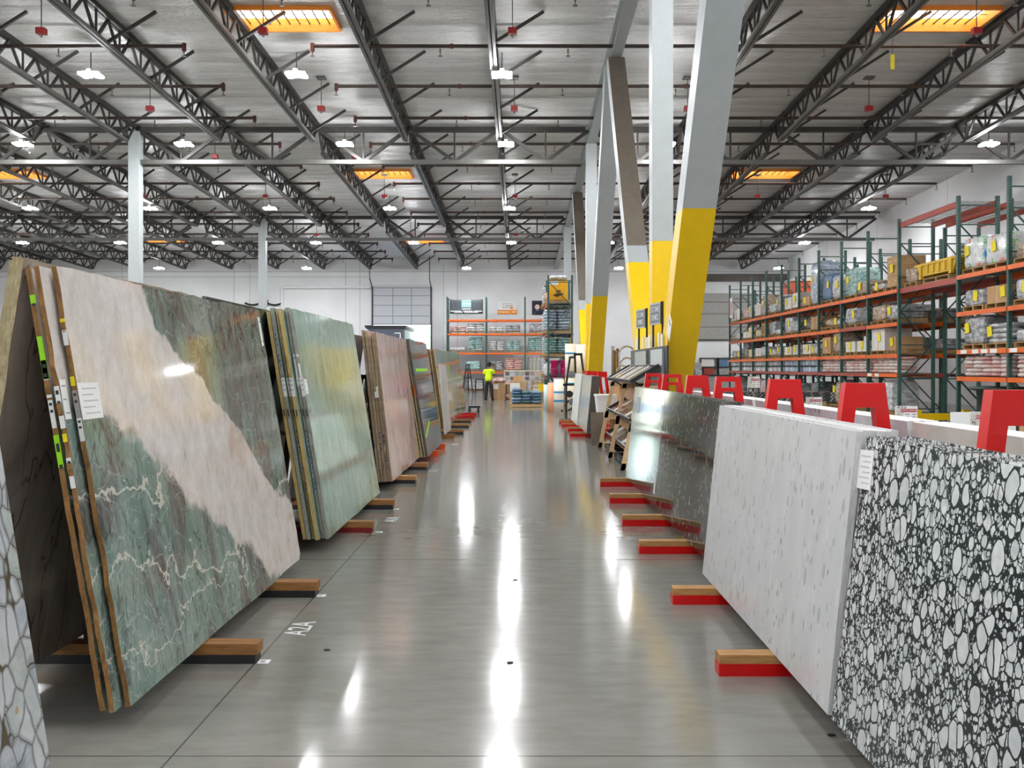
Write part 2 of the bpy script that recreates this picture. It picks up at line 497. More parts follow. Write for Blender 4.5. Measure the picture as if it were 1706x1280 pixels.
def mat_pebble():
    g = G('pale_agate_pebbles')
    o = g.obj()
    p = g.map(o, (1.0, 1.3, 0.78))
    wv = g.vm('ADD', p, g.vm('MULTIPLY', g.noisec(p, 5.0), (0.0, 0.10, 0.10)))
    d = g.voro(wv, 10.0, 'DISTANCE_TO_EDGE')
    f1 = g.voro(wv, 10.0, 'F1')
    cr, cg, cb = g.sep(g.voro(wv, 10.0, 'F1', 'Color'))
    st = g.ramp(cr, [(0.0, rgb(128, 136, 146)), (0.4, rgb(160, 166, 174)), (0.7, rgb(188, 192, 194)), (1.0, rgb(156, 164, 158))])
    rings = g.ma('SINE', g.ma('MULTIPLY', g.ma('ADD', d, g.ma('MULTIPLY', g.noise(o, 9, 4.0), 0.25)), 60.0))
    st = g.mix(g.ma('MULTIPLY', g.step(rings, -1, 1), 0.18), st, rgb(214, 218, 222))
    st = g.mix(g.ma('MULTIPLY', g.step(g.noise(o, 12, 5.0), 0.42, 0.7), 0.5), st, rgb(206, 208, 210))
    st = g.mix(g.step(d, 0.02, 0.13), g.mix(0.55, st, rgb(108, 110, 114)), st)
    st = g.mix(g.ma('MULTIPLY', g.ma('LESS_THAN', g.ma('ADD', f1, g.ma('MULTIPLY', cg, 0.4)), 0.2), .8), st, rgb(170, 146, 110))
    gap = g.ma('MAXIMUM', g.step(d, 0.016, 0.008), g.step(f1, 0.78, 0.88))
    g.col(g.mix(gap, st, rgb(84, 76, 58)))
    g.set(rough=0.1)
    return g.m

def mat_terrazzo(name='black_white_terrazzo', ground=rgb(38, 42, 46)):
    g = G(name)
    o = g.obj()
    def layer(sc, thr, keep, stretch, seed):
        p = g.map(o, (1.0, 1.0, stretch), loc=(0, seed, seed * 2))
        p = g.vm('ADD', g.vm('ADD', p, g.vm('MULTIPLY', g.noisec(p, sc * 0.5), (0, 0.3 / sc, 0.3 / sc))), g.vm('MULTIPLY', g.noisec(p, sc * 1.5), (0, 0.3 / sc, 0.3 / sc)))
        d = g.voro(p, sc, 'DISTANCE_TO_EDGE')
        c = g.voro(p, sc, 'F1', 'Color')
        r, q, b = g.sep(c)
        f1 = g.voro(p, sc, 'F1')
        k = g.ma('LESS_THAN', r, keep)
        rr_ = g.ma('ADD', 0.36, g.ma('MULTIPLY', b, 0.2))
        m = g.ma('MULTIPLY', g.ma('MULTIPLY', g.ma('GREATER_THAN', d, thr), g.ma('LESS_THAN', f1, rr_)), k)
        inner = g.ma('MULTIPLY', g.ma('LESS_THAN', f1, g.ma('ADD', rr_, 0.09)), k)
        return m, inner, q
    big, bin_, qb = layer(14.0, 0.05, 0.24, 0.72, 0.3)
    med, min_, qm = layer(24.0, 0.04, 0.84, 0.75, 1.7)
    sml, sin_, qs = layer(46.0, 0.045, 0.95, 0.8, 2.9)
    tny, tin_, qt = layer(90.0, 0.06, 0.6, 0.9, 4.1)
    tone = g.ramp(g.noise(o, 24.0, 2.0), [(0.35, rgb(186, 190, 192)), (0.65, rgb(222, 224, 224))])
    c = g.mix(tny, ground, rgb(190, 194, 196))
    c = g.mix(sml, g.mix(sin_, c, ground), tone)
    c = g.mix(min_, c, ground); c = g.mix(med, c, tone)
    c = g.mix(bin_, c, ground); c = g.mix(big, c, g.mix(0.5, tone, g.ramp(qb, [(0, rgb(184, 188, 190)), (1, rgb(226, 228, 228))])))
    g.col(c).set(rough=0.16, spec=0.45)
    return g.m

def mat_flecked(name, base, flecks, rough=0.1, spec=0.5):
    "ground with short upright flecks: (scale, stretch, keep, size, colour)"
    g = G(name)
    o = g.obj()
    n = g.noise(g.map(o, (1, 1.5, 0.8)), 5.0, 5.0)
    c = g.ramp(n, [(0.3, base[0]), (0.7, base[1])])
    for k, (sc, st, keep, size, colr) in enumerate(flecks):
        p = g.map(o, (1.0, 1.0, st), loc=(0, 1.3 * k, 2.1 * k))
        p = g.vm('ADD', p, g.vm('MULTIPLY', g.noisec(p, sc * 0.8), (0, 0.5 / sc, 0.5 / sc)))
        f = g.voro(p, sc)
        r, q, b = g.sep(g.voro(p, sc, 'F1', 'Color'))
        m = g.ma('MULTIPLY', g.step(g.ma('SUBTRACT', g.ma('MULTIPLY', q, size), f), 0.0, 0.06), g.ma('LESS_THAN', r, keep))
        c = g.mix(m, c, colr)
    g.col(c).set(rough=rough, spec=spec)
    return g.m

S_AMAZ = mat_amazonite()
S_ONYX = mat_stone('pale_green_marble', [(0.25, rgb(104, 132, 116)), (0.45, rgb(138, 164, 148)), (0.6, rgb(158, 180, 166)), (0.8, rgb(176, 190, 178))], 2.6, (1, 2.4, 0.7), -0.5,
                   veins=[(2.4, 0.02, rgb(84, 104, 88), 0.6, 1), (3.5, 0.012, rgb(206, 214, 204), 0.5, 4)])
S_PINK = mat_stone('pink_marble', [(0.25, rgb(178, 146, 136)), (0.5, rgb(200, 172, 164)), (0.75, rgb(214, 194, 188))], 2.2, (1, 1.8, 0.7), 0.2, veins=[(2.0, 0.02, rgb(150, 112, 96), 0.5, 2)])
S_DKGR = mat_stone('charcoal_granite', [(0.3, rgb(84, 84, 80)), (0.7, rgb(112, 112, 106))], 6.0, rough=0.06)
S_LTGR = mat_stone('light_grey_stone', [(0.3, rgb(186, 186, 184)), (0.7, rgb(208, 208, 206))], 4.0, rough=0.25)
S_GREY = mat_stone('smoky_grey_stone', [(0.3, rgb(112, 112, 106)), (0.6, rgb(146, 142, 134)), (0.8, rgb(160, 150, 136))], 3.0, (1, 1.5, .8), 0.3, veins=[(2.5, 0.02, rgb(190, 186, 176), 0.5, 3)])
S_GRN2 = mat_stone('olive_green_stone', [(0.3, rgb(84, 98, 78)), (0.6, rgb(122, 136, 110)), (0.8, rgb(150, 156, 132))], 3.0, (1, 1.5, .8), -0.3, veins=[(2.5, 0.02, rgb(196, 198, 176), 0.5, 3)])
S_BRQ = mat_stone('brown_quartzite', [(0.25, rgb(124, 110, 100)), (0.5, rgb(158, 144, 134)), (0.75, rgb(182, 170, 160))], 1.6, (1, 2.2, 0.8), 0.45, 0.12, veins=[(2.0, 0.016, rgb(84, 56, 40), 0.7, 2)])
S_DGRN = mat_stone('dark_green_marble', [(0.3, rgb(40, 46, 44)), (0.7, rgb(66, 78, 72))], 3.0, rough=0.12)
S_PEB = mat_pebble()
S_TERR = mat_terrazzo()
S_WHQ = mat_flecked('white_quartz_grey_flecks', (rgb(202, 204, 206), rgb(214, 215, 217)), [(26, 0.42, 0.45, 0.5, rgb(184, 185, 185)), (20, 0.45, 0.35, 0.5, rgb(216, 216, 216)), (24, 0.45, 0.09, 0.32, rgb(178, 180, 183)), (40, 0.45, 0.035, 0.34, rgb(138, 142, 144))], 0.16)
S_BKQ = mat_flecked('black_quartz_white_flecks', (rgb(34, 34, 33), rgb(46, 46, 44)), [(26, 0.35, 0.26, 0.42, rgb(140, 140, 138)), (46, 0.4, 0.22, 0.4, rgb(180, 180, 178))], 0.06, 0.5)
S_BKF = mat_flecked('black_quartz_under_film', (rgb(48, 51, 53), rgb(72, 76, 78)), [(30, 0.4, 0.12, 0.3, rgb(120, 122, 122))], 0.09, 0.8)
S_GRQ = mat_flecked('grey_flecked_quartz', (rgb(176, 178, 182), rgb(198, 200, 202)), [(14, 0.8, 0.45, 0.42, rgb(150, 152, 158)), (22, 0.8, 0.2, 0.4, rgb(222, 222, 222))], 0.2)
S_BGE = mat_stone('beige_quartz', [(0.3, rgb(186, 180, 172)), (0.7, rgb(204, 200, 193))], 5.0, rough=0.2)
S_SPK = mat_flecked('grey_speckled_granite', (rgb(120, 122, 128), rgb(160, 162, 166)), [(40, 0.9, 0.5, 0.5, rgb(90, 92, 98)), (44, 0.9, 0.4, 0.5, rgb(206, 206, 208))], 0.18)
# ================================================================ room shell
X0, X1, Y0, Y1 = -44.4, 18.4, -15.0, 61.4
b = MB(); b.b2((X0, Y0, -0.2), (X1, Y1 + 0.4, 0)); struct('floor', b.mesh('floor', [CONC]))

SKX = [(-38.2, -35.7), (-22.6, -20.1), (-7.05, -4.55), (8.85, 11.5)]
SKY_ = [(5.2, 6.4), (21.5, 22.75), (37.0, 38.25), (53.2, 54.45)]
xs = sorted([X0, X1] + [v for p in SKX for v in p]); ys = sorted([Y0, Y1] + [v for p in SKY_ for v in p])
b = MB()
for i in range(len(xs) - 1):
    for j in range(len(ys) - 1):
        if (xs[i], xs[i + 1]) in SKX and (ys[j], ys[j + 1]) in SKY_:
            continue
        a, c, d, e = xs[i], xs[i + 1], ys[j], ys[j + 1]
        zz = [roof(d), roof(d), roof(e), roof(e)]
        q = [(a, d), (c, d), (c, e), (a, e)]
        b.add([(x, y, z) for (x, y), z in zip(q, zz)] + [(x, y, z + 0.12) for (x, y), z in zip(q, zz)],
              [(0, 3, 2, 1), (4, 5, 6, 7), (0, 1, 5, 4), (1, 2, 6, 5), (2, 3, 7, 6), (3, 0, 4, 7)])
struct('ceiling', b.mesh('ceiling', [CEIL]))

def wallmesh(lo, hi):
    return MB().b2(lo, hi).mesh('wall', [WALL])
# back wall with the loading door opening
DX0, DX1, DZ1 = -9.98, -6.10, 6.95
b = MB()
zt = roof(Y1) + 0.4
b.b2((X0 - .3, Y1, 0), (DX0, Y1 + 0.3, zt)); b.b2((DX1, Y1, 0), (X1 + .3, Y1 + 0.3, zt)); b.b2((DX0, Y1, DZ1), (DX1, Y1 + 0.3, zt))
struct('wall_back', b.mesh('wall_back', [WALL]))
struct('wall_right', wallmesh((X1, Y0, 0), (X1 + 0.3, Y1, 11.5)))
struct('wall_left', wallmesh((X0 - 0.3, Y0, 0), (X0, Y1, 11.5)))
struct('wall_front', wallmesh((X0 - .3, Y0 - 0.3, 0), (X1 + .3, Y0, 11.5)))

# skylights
g = G('skylight_pane'); g.col(rgb(235, 235, 225)); g.emit((1.0, 0.95, 0.85, 1), 5.0); PANE = g.m
n = 0
for (a, c) in SKX:
    for (d, e) in SKY_:
        n += 1
        zb = roof(d) - 0.0
        b = MB()
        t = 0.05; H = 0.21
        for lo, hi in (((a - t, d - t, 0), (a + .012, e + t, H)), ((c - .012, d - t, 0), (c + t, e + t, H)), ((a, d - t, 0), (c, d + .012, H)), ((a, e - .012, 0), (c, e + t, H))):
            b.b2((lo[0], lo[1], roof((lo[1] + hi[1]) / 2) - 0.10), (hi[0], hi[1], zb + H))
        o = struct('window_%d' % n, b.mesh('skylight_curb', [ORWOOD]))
        pb = MB(); pb.b2((a, d, zb + H - 0.02), (c, e, zb + H))
        link('pane', pb.mesh('skylight_pane', [PANE]), o)
        gb = MB()
        for k in range(1, 10):
            x = a + (c - a) * k / 10
            gb.bar((x, d, zb + 0.05), (x, e, zb + 0.05), 0.026)
        for k in range(1, 2):
            y = d + (e - d) * k / 2
            gb.bar((a, y, zb + 0.045), (c, y, zb + 0.045), 0.012)
        link('security_bars', gb.mesh('skylight_bars', [STEEL]), o)

# sectional loading door, half raised
b = MB()
dm = plain('pale_grey_door_panel', rgb(196, 199, 204), 0.5, 0, 0.03)
dz0 = P(0, 541, Y1).z
zs = [dz0, P(0, 527, Y1).z, P(0, 509, Y1).z, P(0, 493, Y1).z, P(0, 480, Y1).z, DZ1 + .2]
for k in range(len(zs) - 1):
    b.b2((DX0 - .02, Y1 - 0.06, zs[k] + 0.004), (DX1 + .02, Y1 - 0.005, zs[k + 1] - 0.004), 0)
for x in (DX0 + 1.33, DX0 + 2.6):
    b.b2((x - .02, Y1 - 0.075, dz0), (x + .02, Y1 - 0.058, DZ1), 1)
for z in zs[1:-1]:
    b.b2((DX0, Y1 - 0.075, z - .02), (DX1, Y1 - 0.05, z + .02), 1)
b.b2((DX0, Y1 - 0.08, dz0 - .03), (DX1, Y1 - 0.03, dz0 + .03), 1)
dr = struct('door_1', b.mesh('sectional_door', [dm, GREYPL]))
b = MB()
for x in (DX0 - .06, DX1 + .06):
    b.b2((x - .05, Y1 - .12, 0.05), (x + .05, Y1, DZ1 + .1))
    b.bar((x, Y1 - .06, DZ1), (x, Y1 - 1.2, DZ1 + .55), .06)
    b.bar((x, Y1 - 1.2, DZ1 + .55), (x, Y1 - 1.2, roof(Y1 - 1.2)), .05)
link('door_track', b.mesh('door_track', [STEEL]), dr)
# right-hand grey raised door on the back wall
b = MB()
b.b2((10.6, Y1 - .05, 3.45), (16.2, Y1 - .004, 6.6), 0)
for z in (4.3, 5.2, 6.0): b.b2((10.6, Y1 - .06, z - .02), (16.2, Y1 - .049, z + .02), 1)
b.b2((10.5, Y1 - .10, 3.36), (16.3, Y1 - .004, 3.47), 1); b.b2((10.5, Y1 - .3, 7.4), (18.3, Y1 - .004, 7.9), 1)
struct('door_2', b.mesh('sectional_door', [plain('warm_grey_door_panel', rgb(150, 148, 144), .5), plain('dark_bronze_trim', rgb(70, 62, 56), .5)]))
# dull wall panels and conduits on the left part of the back wall
b = MB()
for x in (-26.6, -18.4, -10.9, -5.2):
    b.b2((x - .015, Y1 - .012, 0), (x + .015, Y1, 8.6))
b.b2((-44, Y1 - .02, 8.05), (18.2, Y1 - .003, 8.09)); b.b2((-44, Y1 - .02, 7.7), (-10.4, Y1 - .003, 7.73))
struct('trim_1', b.mesh('wall_joint_strips', [plain('joint_grey', rgb(168, 168, 168), .6)]))
o = link('conduit_run', MB().path([(-16.2, Y1 - .09, .3), (-16.2, Y1 - .09, 7.0), (-10.2, Y1 - .09, 7.0)], .11, 10).mesh('white_conduit', [WHITEP]))
tag(o, 'white conduit bending around a corner on the back wall', 'conduit')
for k, x in enumerate((-18.7, -17.2)):
    pts = [(x + 1.05 * t, Y1 - .12 - .06 * math.sin(PI * t), 5.93 - .14 * math.sin(PI * t)) for t in [i / 8 for i in range(9)]]
    b = MB().path(pts, .06, 8)
    o = link('wall_hose', b.mesh('wall_hose', [RUBBER]))
    tag(o, ['dark sagging hose on the back wall, farther from the white conduit', 'dark sagging hose on the back wall, nearer to the white conduit'][k], 'hose')
    link('bracket', MB().b2((x + (1.05 if k == 0 else 0) - .04, Y1 - .14, 5.75), (x + (1.05 if k == 0 else 0) + .04, Y1 - .005, 6.15)).mesh('hose_bracket', [STEEL]), o)

# outdoors seen through the loading door
g = G('outdoor_ground'); g.col(g.ramp(g.noise(g.world(), .4, 4.0), [(.3, rgb(206, 206, 196)), (.7, rgb(226, 226, 218))])).set(rough=.9)
o = struct('ground', MB().b2((-60, Y1 + .4, -.3), (50, 130, -.05)).mesh('outdoor_ground', [g.m]))
lf = G('leaf_green'); lf.col(lf.ramp(lf.noise(lf.obj(), 6, 4.0), [(.3, rgb(196, 220, 160)), (.7, rgb(236, 246, 206))])).set(rough=.8)
bk = plain('tree_bark', rgb(96, 78, 60), .9)
for k, (x, y, h) in enumerate(((-13, 80, 5.5), (-8.5, 88, 5.6), (-4.5, 82, 4.6))):
    t = thing('tree', ['leafy tree outside the loading door, behind the dark truck body', 'tallest leafy tree seen through the open loading door', 'smaller leafy tree outside by the edge of the loading door'][k], 'tree', (x, y, -.05), 0, 'trees outside the loading door')
    bm = bmesh.new(); bmesh.ops.create_icosphere(bm, subdivisions=4, radius=1)
    rr = random.Random(k)
    from mathutils import noise as mnoise
    for v in bm.verts:
        d = mnoise.noise(v.co * 2.4 + Vector((k * 7, 0, 0))) * .35 + mnoise.noise(v.co * 7) * .18
        v.co = Vector((v.co.x * 2.4, v.co.y * 2.0, v.co.z * h * .36)) * (1 + d)
    me = bpy.data.meshes.new('tree_crown'); bm.to_mesh(me); bm.free(); me.materials.append(lf.m)
    link('crown', me, t, (0, 0, h * .62))
    link('trunk', MB().tube((0, 0, 0), (0, 0, h * .5), .22, 10, 0, .14).mesh('tree_trunk', [bk]), t)

# ================================================================ roof steel
SX = 3.116; XB = 2.44
GY = [0.32, 15.56, 30.8, 46.04, 61.28]
JD = 0.80      # joist depth
bayname = {1: 'first roof bay', 2: 'second roof bay', 3: 'roof bay against the back wall'}
NP = 12
_jm = {}
def joist_meshes(i):
    "meshes of one joist in bay i, local y from 0"
    if i in _jm: return _jm[i]
    y0, y1 = GY[i] + .1, GY[i + 1] - .1
    L = y1 - y0
    zt = lambda y: roof(y0 + y) - roof(y0)
    top = MB(); bot = MB(); web = []; br = []
    for s in (-1, 1):
        top.bar((s * .055, 0, -.10), (s * .055, L, zt(L) - .10), .08, .12)
        bot.bar((s * .055, .75, zt(.75) - JD), (s * .055, L - .75, zt(L - .75) - JD), .075, .085)
    pl = L / NP
    for k in range(NP):
        a, m_, c = k * pl, (k + .5) * pl, (k + 1) * pl
        for p, q in (((0, a, zt(a) - .14), (0, m_ - .03, zt(m_) - JD)), ((0, m_, zt(m_) - .14), (0, m_, zt(m_) - JD)), ((0, c, zt(c) - .14), (0, m_ + .03, zt(m_) - JD))):
            w = MB(); w.bar(p, q, .06 if p[1] != q[1] else .042, mi=0, up=(1, 0, 0)); web.append(w)
    for k in range(6):
        y = (k + .5) * L / 6 - .2
        w = MB(); w.bar((.06, y, zt(y) - JD + .02), (1.25, y, zt(y) - .03), .06, .07); br.append(w)
    one = MB()
    for w in web: one.add(w.v, w.f, 0)
    r = dict(y0=y0, top=top.mesh('joist_top_chord', [STEELB]), bot=bot.mesh('joist_bottom_chord', [STEELL if i < 3 else STEEL]),
             web=[w.mesh('joist_web_bar', [STEEL]) for w in web], br=[w.mesh('joist_brace', [STEEL]) for w in br], one=one.mesh('joist_web', [STEEL]))
    _jm[i] = r
    return r
for i, ks in ((1, range(-7, 5)), (2, range(-9, 5)), (3, range(-12, 5))):
    jm = joist_meshes(i)
    for k in ks:
        if k == 0: continue
        x = XB + SX * k
        side = 'left' if k < 0 else 'right'
        t = thing('roof_joist', 'dark open-web steel joist, %s %s of the yellow-footed columns, %s' % (ORD[abs(k) - 1], side, bayname[i]), 'joist', (x, jm['y0'], roof(jm['y0'])), 0, 'open-web joists under the roof')
        link('top_chord', jm['top'], t); link('bottom_chord', jm['bot'], t)
        if i < 3:
            for w in jm['web']: link('web_bar', w, t)
        else:
            link('web', jm['one'], t)
        for w in jm['br']: link('brace', w, t)

# girders: trusses running across, one per column bay
def girder(xa, xb, Y, npan, label, fine):
    t = thing('roof_girder', label, 'girder', ((xa + xb) / 2, Y, roof(Y)), 0, 'trussed girders across the hall')
    o = (xa + xb) / 2
    tz, bz = -.20, -1.32
    link('top_chord', MB().b2((xa - o + .2, -.10, tz - .09), (xb - o - .2, .10, tz + .07)).mesh('girder_top_chord', [STEEL]), t)
    link('bottom_chord', MB().b2((xa - o + .2, -.08, bz - .07), (xb - o - .2, .08, bz + .07)).mesh('girder_bottom_chord', [STEELL]), t)
    n = npan
    for k in range(n):
        a = xa - o + (xb - xa) * k / n; c = xa - o + (xb - xa) * (k + 1) / n; m_ = (a + c) / 2
        for p, q, w in (((a + .1, 0, tz - .05), (m_ - .05, 0, bz + .05), .11), ((m_, 0, tz - .05), (m_, 0, bz + .05), .055), ((c - .1, 0, tz - .05), (m_ + .05, 0, bz + .05), .11)):
            link('diagonal' if w > .06 else 'post', MB().bar(p, q, w, up=(0, 1, 0)).mesh('girder_member', [STEEL]), t)
    return t
XA, XC, XL = 2.44 - 15.58, 2.44 + 15.58, 2.44 - 31.16
for Y, nm in ((GY[2], 'nearer'), (GY[3], 'farther')):
    girder(XB, XC + .3, Y, 5, 'grey trussed girder from the yellow-footed columns to the racking wall, %s line' % nm, True)
    girder(XA, XB, Y, 5, 'grey trussed girder over the aisle, %s of the two column lines' % nm, True)
    girder(XL, XA, Y, 5, 'grey trussed girder on the far side of the pale columns, %s line' % nm, True)
girder(XL - 15.58, XL, GY[3], 5, 'dim trussed girder farthest beyond the stone slabs, farther column line', True)

# beam along the row of braced columns
for i in range(0, 4):
    ya, yb = GY[i], GY[i + 1]
    b = MB()
    for (wx, z0, z1) in ((.14, -.72, -.68), (.018, -.70, -.22), (.14, -.22, -.18)):
        b.add([(s * wx, y, roof(y) + z) for y in (ya, yb) for s in (-1, 1) for z in (z0, z1)],
              [(0, 1, 3, 2), (4, 6, 7, 5), (0, 4, 5, 1), (2, 3, 7, 6), (0, 2, 6, 4), (1, 5, 7, 3)])
    o = link('roof_beam', b.mesh('roof_beam', [GREYP]), None, (XB, 0, 0))
    tag(o, ['pale roof beam over the camera end of the column row', 'pale roof beam above the big yellow-footed V brace', 'pale roof beam from the big V brace to the second V brace', 'pale roof beam reaching the back wall above the column row'][i], 'beam', 'beams along the column row')

# ---------------------------------------------------------------- columns
def plaincol(x, Y, label):
    t = thing('steel_column', label, 'column', (x, Y, 0))
    link('shaft', MB().b2((-.18, -.18, .02), (.18, .18, roof(Y) - .3)).mesh('column_shaft', [GREYP]), t)
    link('base_plate', MB().b2((-.26, -.26, 0), (.26, .26, .03)).mesh('column_base_plate', [GREYP]), t)
plaincol(XA, GY[2], 'pale grey square column rising behind the big green-and-white slab')
plaincol(XA, GY[3], 'pale grey square column rising behind the dark slab edge, farther off')
plaincol(XA, GY[1], 'pale grey square column on the near left column line')
plaincol(XL, GY[3], 'pale grey square column farthest left on the far column line')

def leaning(y0, y1, zb, zt_, w, d):
    "box strut in the y-z plane, cut at the yellow line (z=3.72); returns lower and upper meshes"
    dv = Vector((0, y1 - y0, zt_ - zb)).normalized()
    nv = Vector((0, dv.z, -dv.y)) * (d / 2)
    if nv.y < 0: nv = -nv
    def at(z):
        return y0 + (y1 - y0) * (z - zb) / (zt_ - zb)
    def seg(za, zc, m):
        b = MB(); hy = (d / 2) / abs(dv.z)
        vs = []
        for z in (za, zc):
            y = at(z)
            for s, r in ((-1, -1), (1, -1), (1, 1), (-1, 1)):
                vs.append((s * w / 2, y + r * hy, z))
        up = 2 if isinstance(m, tuple) else None
        b.add(vs, [(0, 3, 2, 1), (4, 5, 6, 7), (0, 1, 5, 4), (1, 2, 6, 5), (2, 3, 7, 6), (3, 0, 4, 7)])
        ms = [m] if not isinstance(m, tuple) else list(m)
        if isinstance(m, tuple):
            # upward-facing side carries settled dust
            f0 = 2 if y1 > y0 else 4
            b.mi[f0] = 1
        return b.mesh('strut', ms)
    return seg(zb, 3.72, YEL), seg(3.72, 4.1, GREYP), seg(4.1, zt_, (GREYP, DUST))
def vframe(Y, names):
    t = thing('steel_column', names[0], 'column', (XB, Y, 0))
    link('shaft', MB().b2((-.18, -.18, 3.72), (.18, .18, roof(Y) - .72)).mesh('column_shaft', [GREYP]), t)
    link('painted_foot', MB().b2((-.181, -.181, .02), (.181, .181, 3.72)).mesh('column_foot', [YEL]), t)
    link('base_plate', MB().b2((-.34, -.34, 0), (.34, .34, .03)).mesh('column_base_plate', [YEL]), t)
    for k, sg in enumerate((-1, 1)):
        s = thing('brace_strut', names[1 + k], 'brace', (XB, 0, 0))
        a, m_, c = leaning(Y + sg * .42, Y + sg * 7.45, .0, roof(Y + sg * 7.4) - .74, .46 if sg < 0 else .42, .42)
        link('painted_foot', a, s); link('shaft', m_, s); link('shaft', c, s)
vframe(GY[1], ['square grey column with yellow foot in the middle of the big V brace', 'grey strut with yellow foot leaning toward the camera, big V brace', 'taupe-topped strut with yellow foot leaning away, big V brace'])
vframe(GY[2], ['square grey column with yellow foot in the second V brace', 'grey strut leaning toward the camera in the second V brace', 'brown-topped strut leaning away in the second, farther V brace'])
t = thing('steel_column', 'grey column behind the second V brace, farthest in the row', 'column', (XB, GY[3], 0))
link('shaft', MB().b2((-.18, -.18, 3.72), (.18, .18, roof(GY[3]) - .72)).mesh('column_shaft', [GREYP]), t)
link('painted_foot', MB().b2((-.181, -.181, 0), (.181, .181, 3.72)).mesh('column_foot', [YEL]), t)

# ---------------------------------------------------------------- lamps
def emitter(name, st):
    g = G(name); g.col(rgb(250, 250, 250)); g.emit((0.97, 0.985, 1.0, 1), st); return g.m
LEDM = emitter('led_panel_glow', LAMP)
LEDU = emitter('led_diffuser_side_glow', LAMP * UPL)  # panel sides given added glow to brighten ceiling and back wall
def lamp_meshes():
    h = MB(); h.b2((-.24, -.06, .0), (.24, .06, .06)); h.b2((-.06, -.14, .02), (.06, .14, .10))
    pl = []
    for s in (-1, 1):
        p = MB(); Mx = Matrix.Rotation(s * rad(4), 4, 'Y'); Mx.translation = (s * .150, 0, -.03)
        p.box((0, 0, 0), (.20, .40, .05), 0, Mx, (1, 1, 1, 1, 0, 2))
        pl.append(p.mesh('led_panel', [LEDM, LEDU, WHITEP]))
    se = MB().tube((0, -.02, -.12), (0, -.02, 0), .04, 10)
    hang = MB().tube((0, 0, .08), (0, 0, .55), .012, 6)
    return h.mesh('lamp_housing', [WHITEP]), pl, se.mesh('lamp_sensor', [WHITEP]), hang.mesh('lamp_hanger', [STEEL])
LM = lamp_meshes()
lrow = [(-8.0, range(-7, 4)), (2.5, range(-7, 4)), (13.0, range(-7, 4)), (23.3, [-7, -6, -5, -4, -3, -2, -1, 0, 1, 3]), (29.75, [-7, -6, -5, -4, -3, -2, -1, 0, 1, 3]),
        (40.0, [-7, -6, -5, -4, -3, -2, -1, 0, 1, 3]), (49.0, [-7, -6, -5, -4, -3, -2, -1, 0, 1, 3])]
rown = ['row behind the viewer', 'row over the viewer', 'row just out of sight above', 'nearest row in view', 'second row from the front', 'third row from the front', 'fourth row from the front']
cn = {0: 'over the aisle', 1: 'just past the yellow columns', 2: 'between columns and racking', 3: 'over the racking'}
def put_lamp(x, Y, label, drop=0.0):
    t = thing('ceiling_light', label, 'ceiling light', (x, Y, roof(Y) - .97 - drop), 0, 'twin-panel lights under the roof')
    link('housing', LM[0], t)
    for p in LM[1]: link('light_panel', p, t)
    link('sensor', LM[2], t); link('hanger', LM[3], t)
for r, (Y, ks) in enumerate(lrow):
    for k in ks:
        w = cn[k] if k in cn else '%s left of the aisle lights' % ORD[-k - 1]
        put_lamp(-.46 + 5.32 * k, Y, 'bright twin-panel LED light %s, %s' % (w, rown[r]))
for x, w in ((-23.7, 'farthest left'), (-14.0, 'left of the loading door'), (-3.5, 'right of the loading door'), (6.5, 'behind the yellow columns'), (17.0, 'beyond the racking')):
    put_lamp(x * .955, 56.5, 'bright twin-panel LED light close to the back wall, %s' % w, .33)

# ---------------------------------------------------------------- sprinkler pipes and red boxes
RUSTP = plain('rusty_red_pipe_fitting', rgb(96, 48, 40), .5)
hd = MB(); hd.tube((0, 0, -.02), (0, 0, -.12), .022, 8); hd.tube((0, 0, -.12), (0, 0, -.2), .012, 6); hd.tube((0, 0, -.2), (0, 0, -.21), .06, 10)
HD = hd.mesh('sprinkler_head', [plain('brass_sprinkler', rgb(120, 112, 104), .4, .6)])
for k in range(-1, 13):
    Y = 22.8 + 2.96 * k
    if abs(Y - GY[2]) < .3 or abs(Y - GY[3]) < .3: Y += .45
    z = roof(Y) - .45
    for s, (xa, xb) in enumerate(((-43.5, -8.5 + .02 * k), (-5.25, 17.4))):
        pn = 'runs over the left-side slabs' if s == 0 else 'crosses above the aisle'
        t = thing('sprinkler_pipe', 'dark sprinkler pipe that %s, %s from the front' % (pn, ORD[k + 1]), 'pipe', (xa, Y, z), 0, 'sprinkler pipes under the roof')
        link('pipe', MB().tube((0, 0, 0), (xb - xa, 0, 0), .05, 8).mesh('sprinkler_pipe', [PIPE]), t)
        ex = xb - xa if s == 0 else 0
        link('end_elbow', MB().tube((ex, 0, .07), (ex, 0, -.13), .055, 8).mesh('sprinkler_elbow', [RUSTP]), t)
        x = .0 if s == 0 else 0
        n = int((xb - xa) / 3.0)
        for q in range(n + 1):
            xx = (xb - xa) * q / n
            if s == 0 and xx < 14: continue
            link('sprinkler_head', HD, t, (xx, 0, -.05))
            if q % 2 == 1 and q < n: link('coupling', MB().tube((xx + .25, 0, 0), (xx + .33, 0, 0), .068, 8).mesh('pipe_coupling', [RUSTP]), t)
rb = [(20.7, [-11.0, -5.9, -.17, 10.5]), (26.3, [-10.8, -5.8, -.16, 4.9, 10.2]), (31.6, [-10.7, -5.8]), (37.9, [-15.9, -10.7, -5.7, -.2, 10.0, 15.4]), (47.0, [-10.6, -5.7, -.2])]
RB = MB().b2((-.10, -.08, -.07), (.10, .08, .07)).mesh('red_box', [REDB])
RN = MB().tube((0, 0, -.07), (0, 0, -.13), .03, 8).mesh('red_box_nozzle', [CHROME])
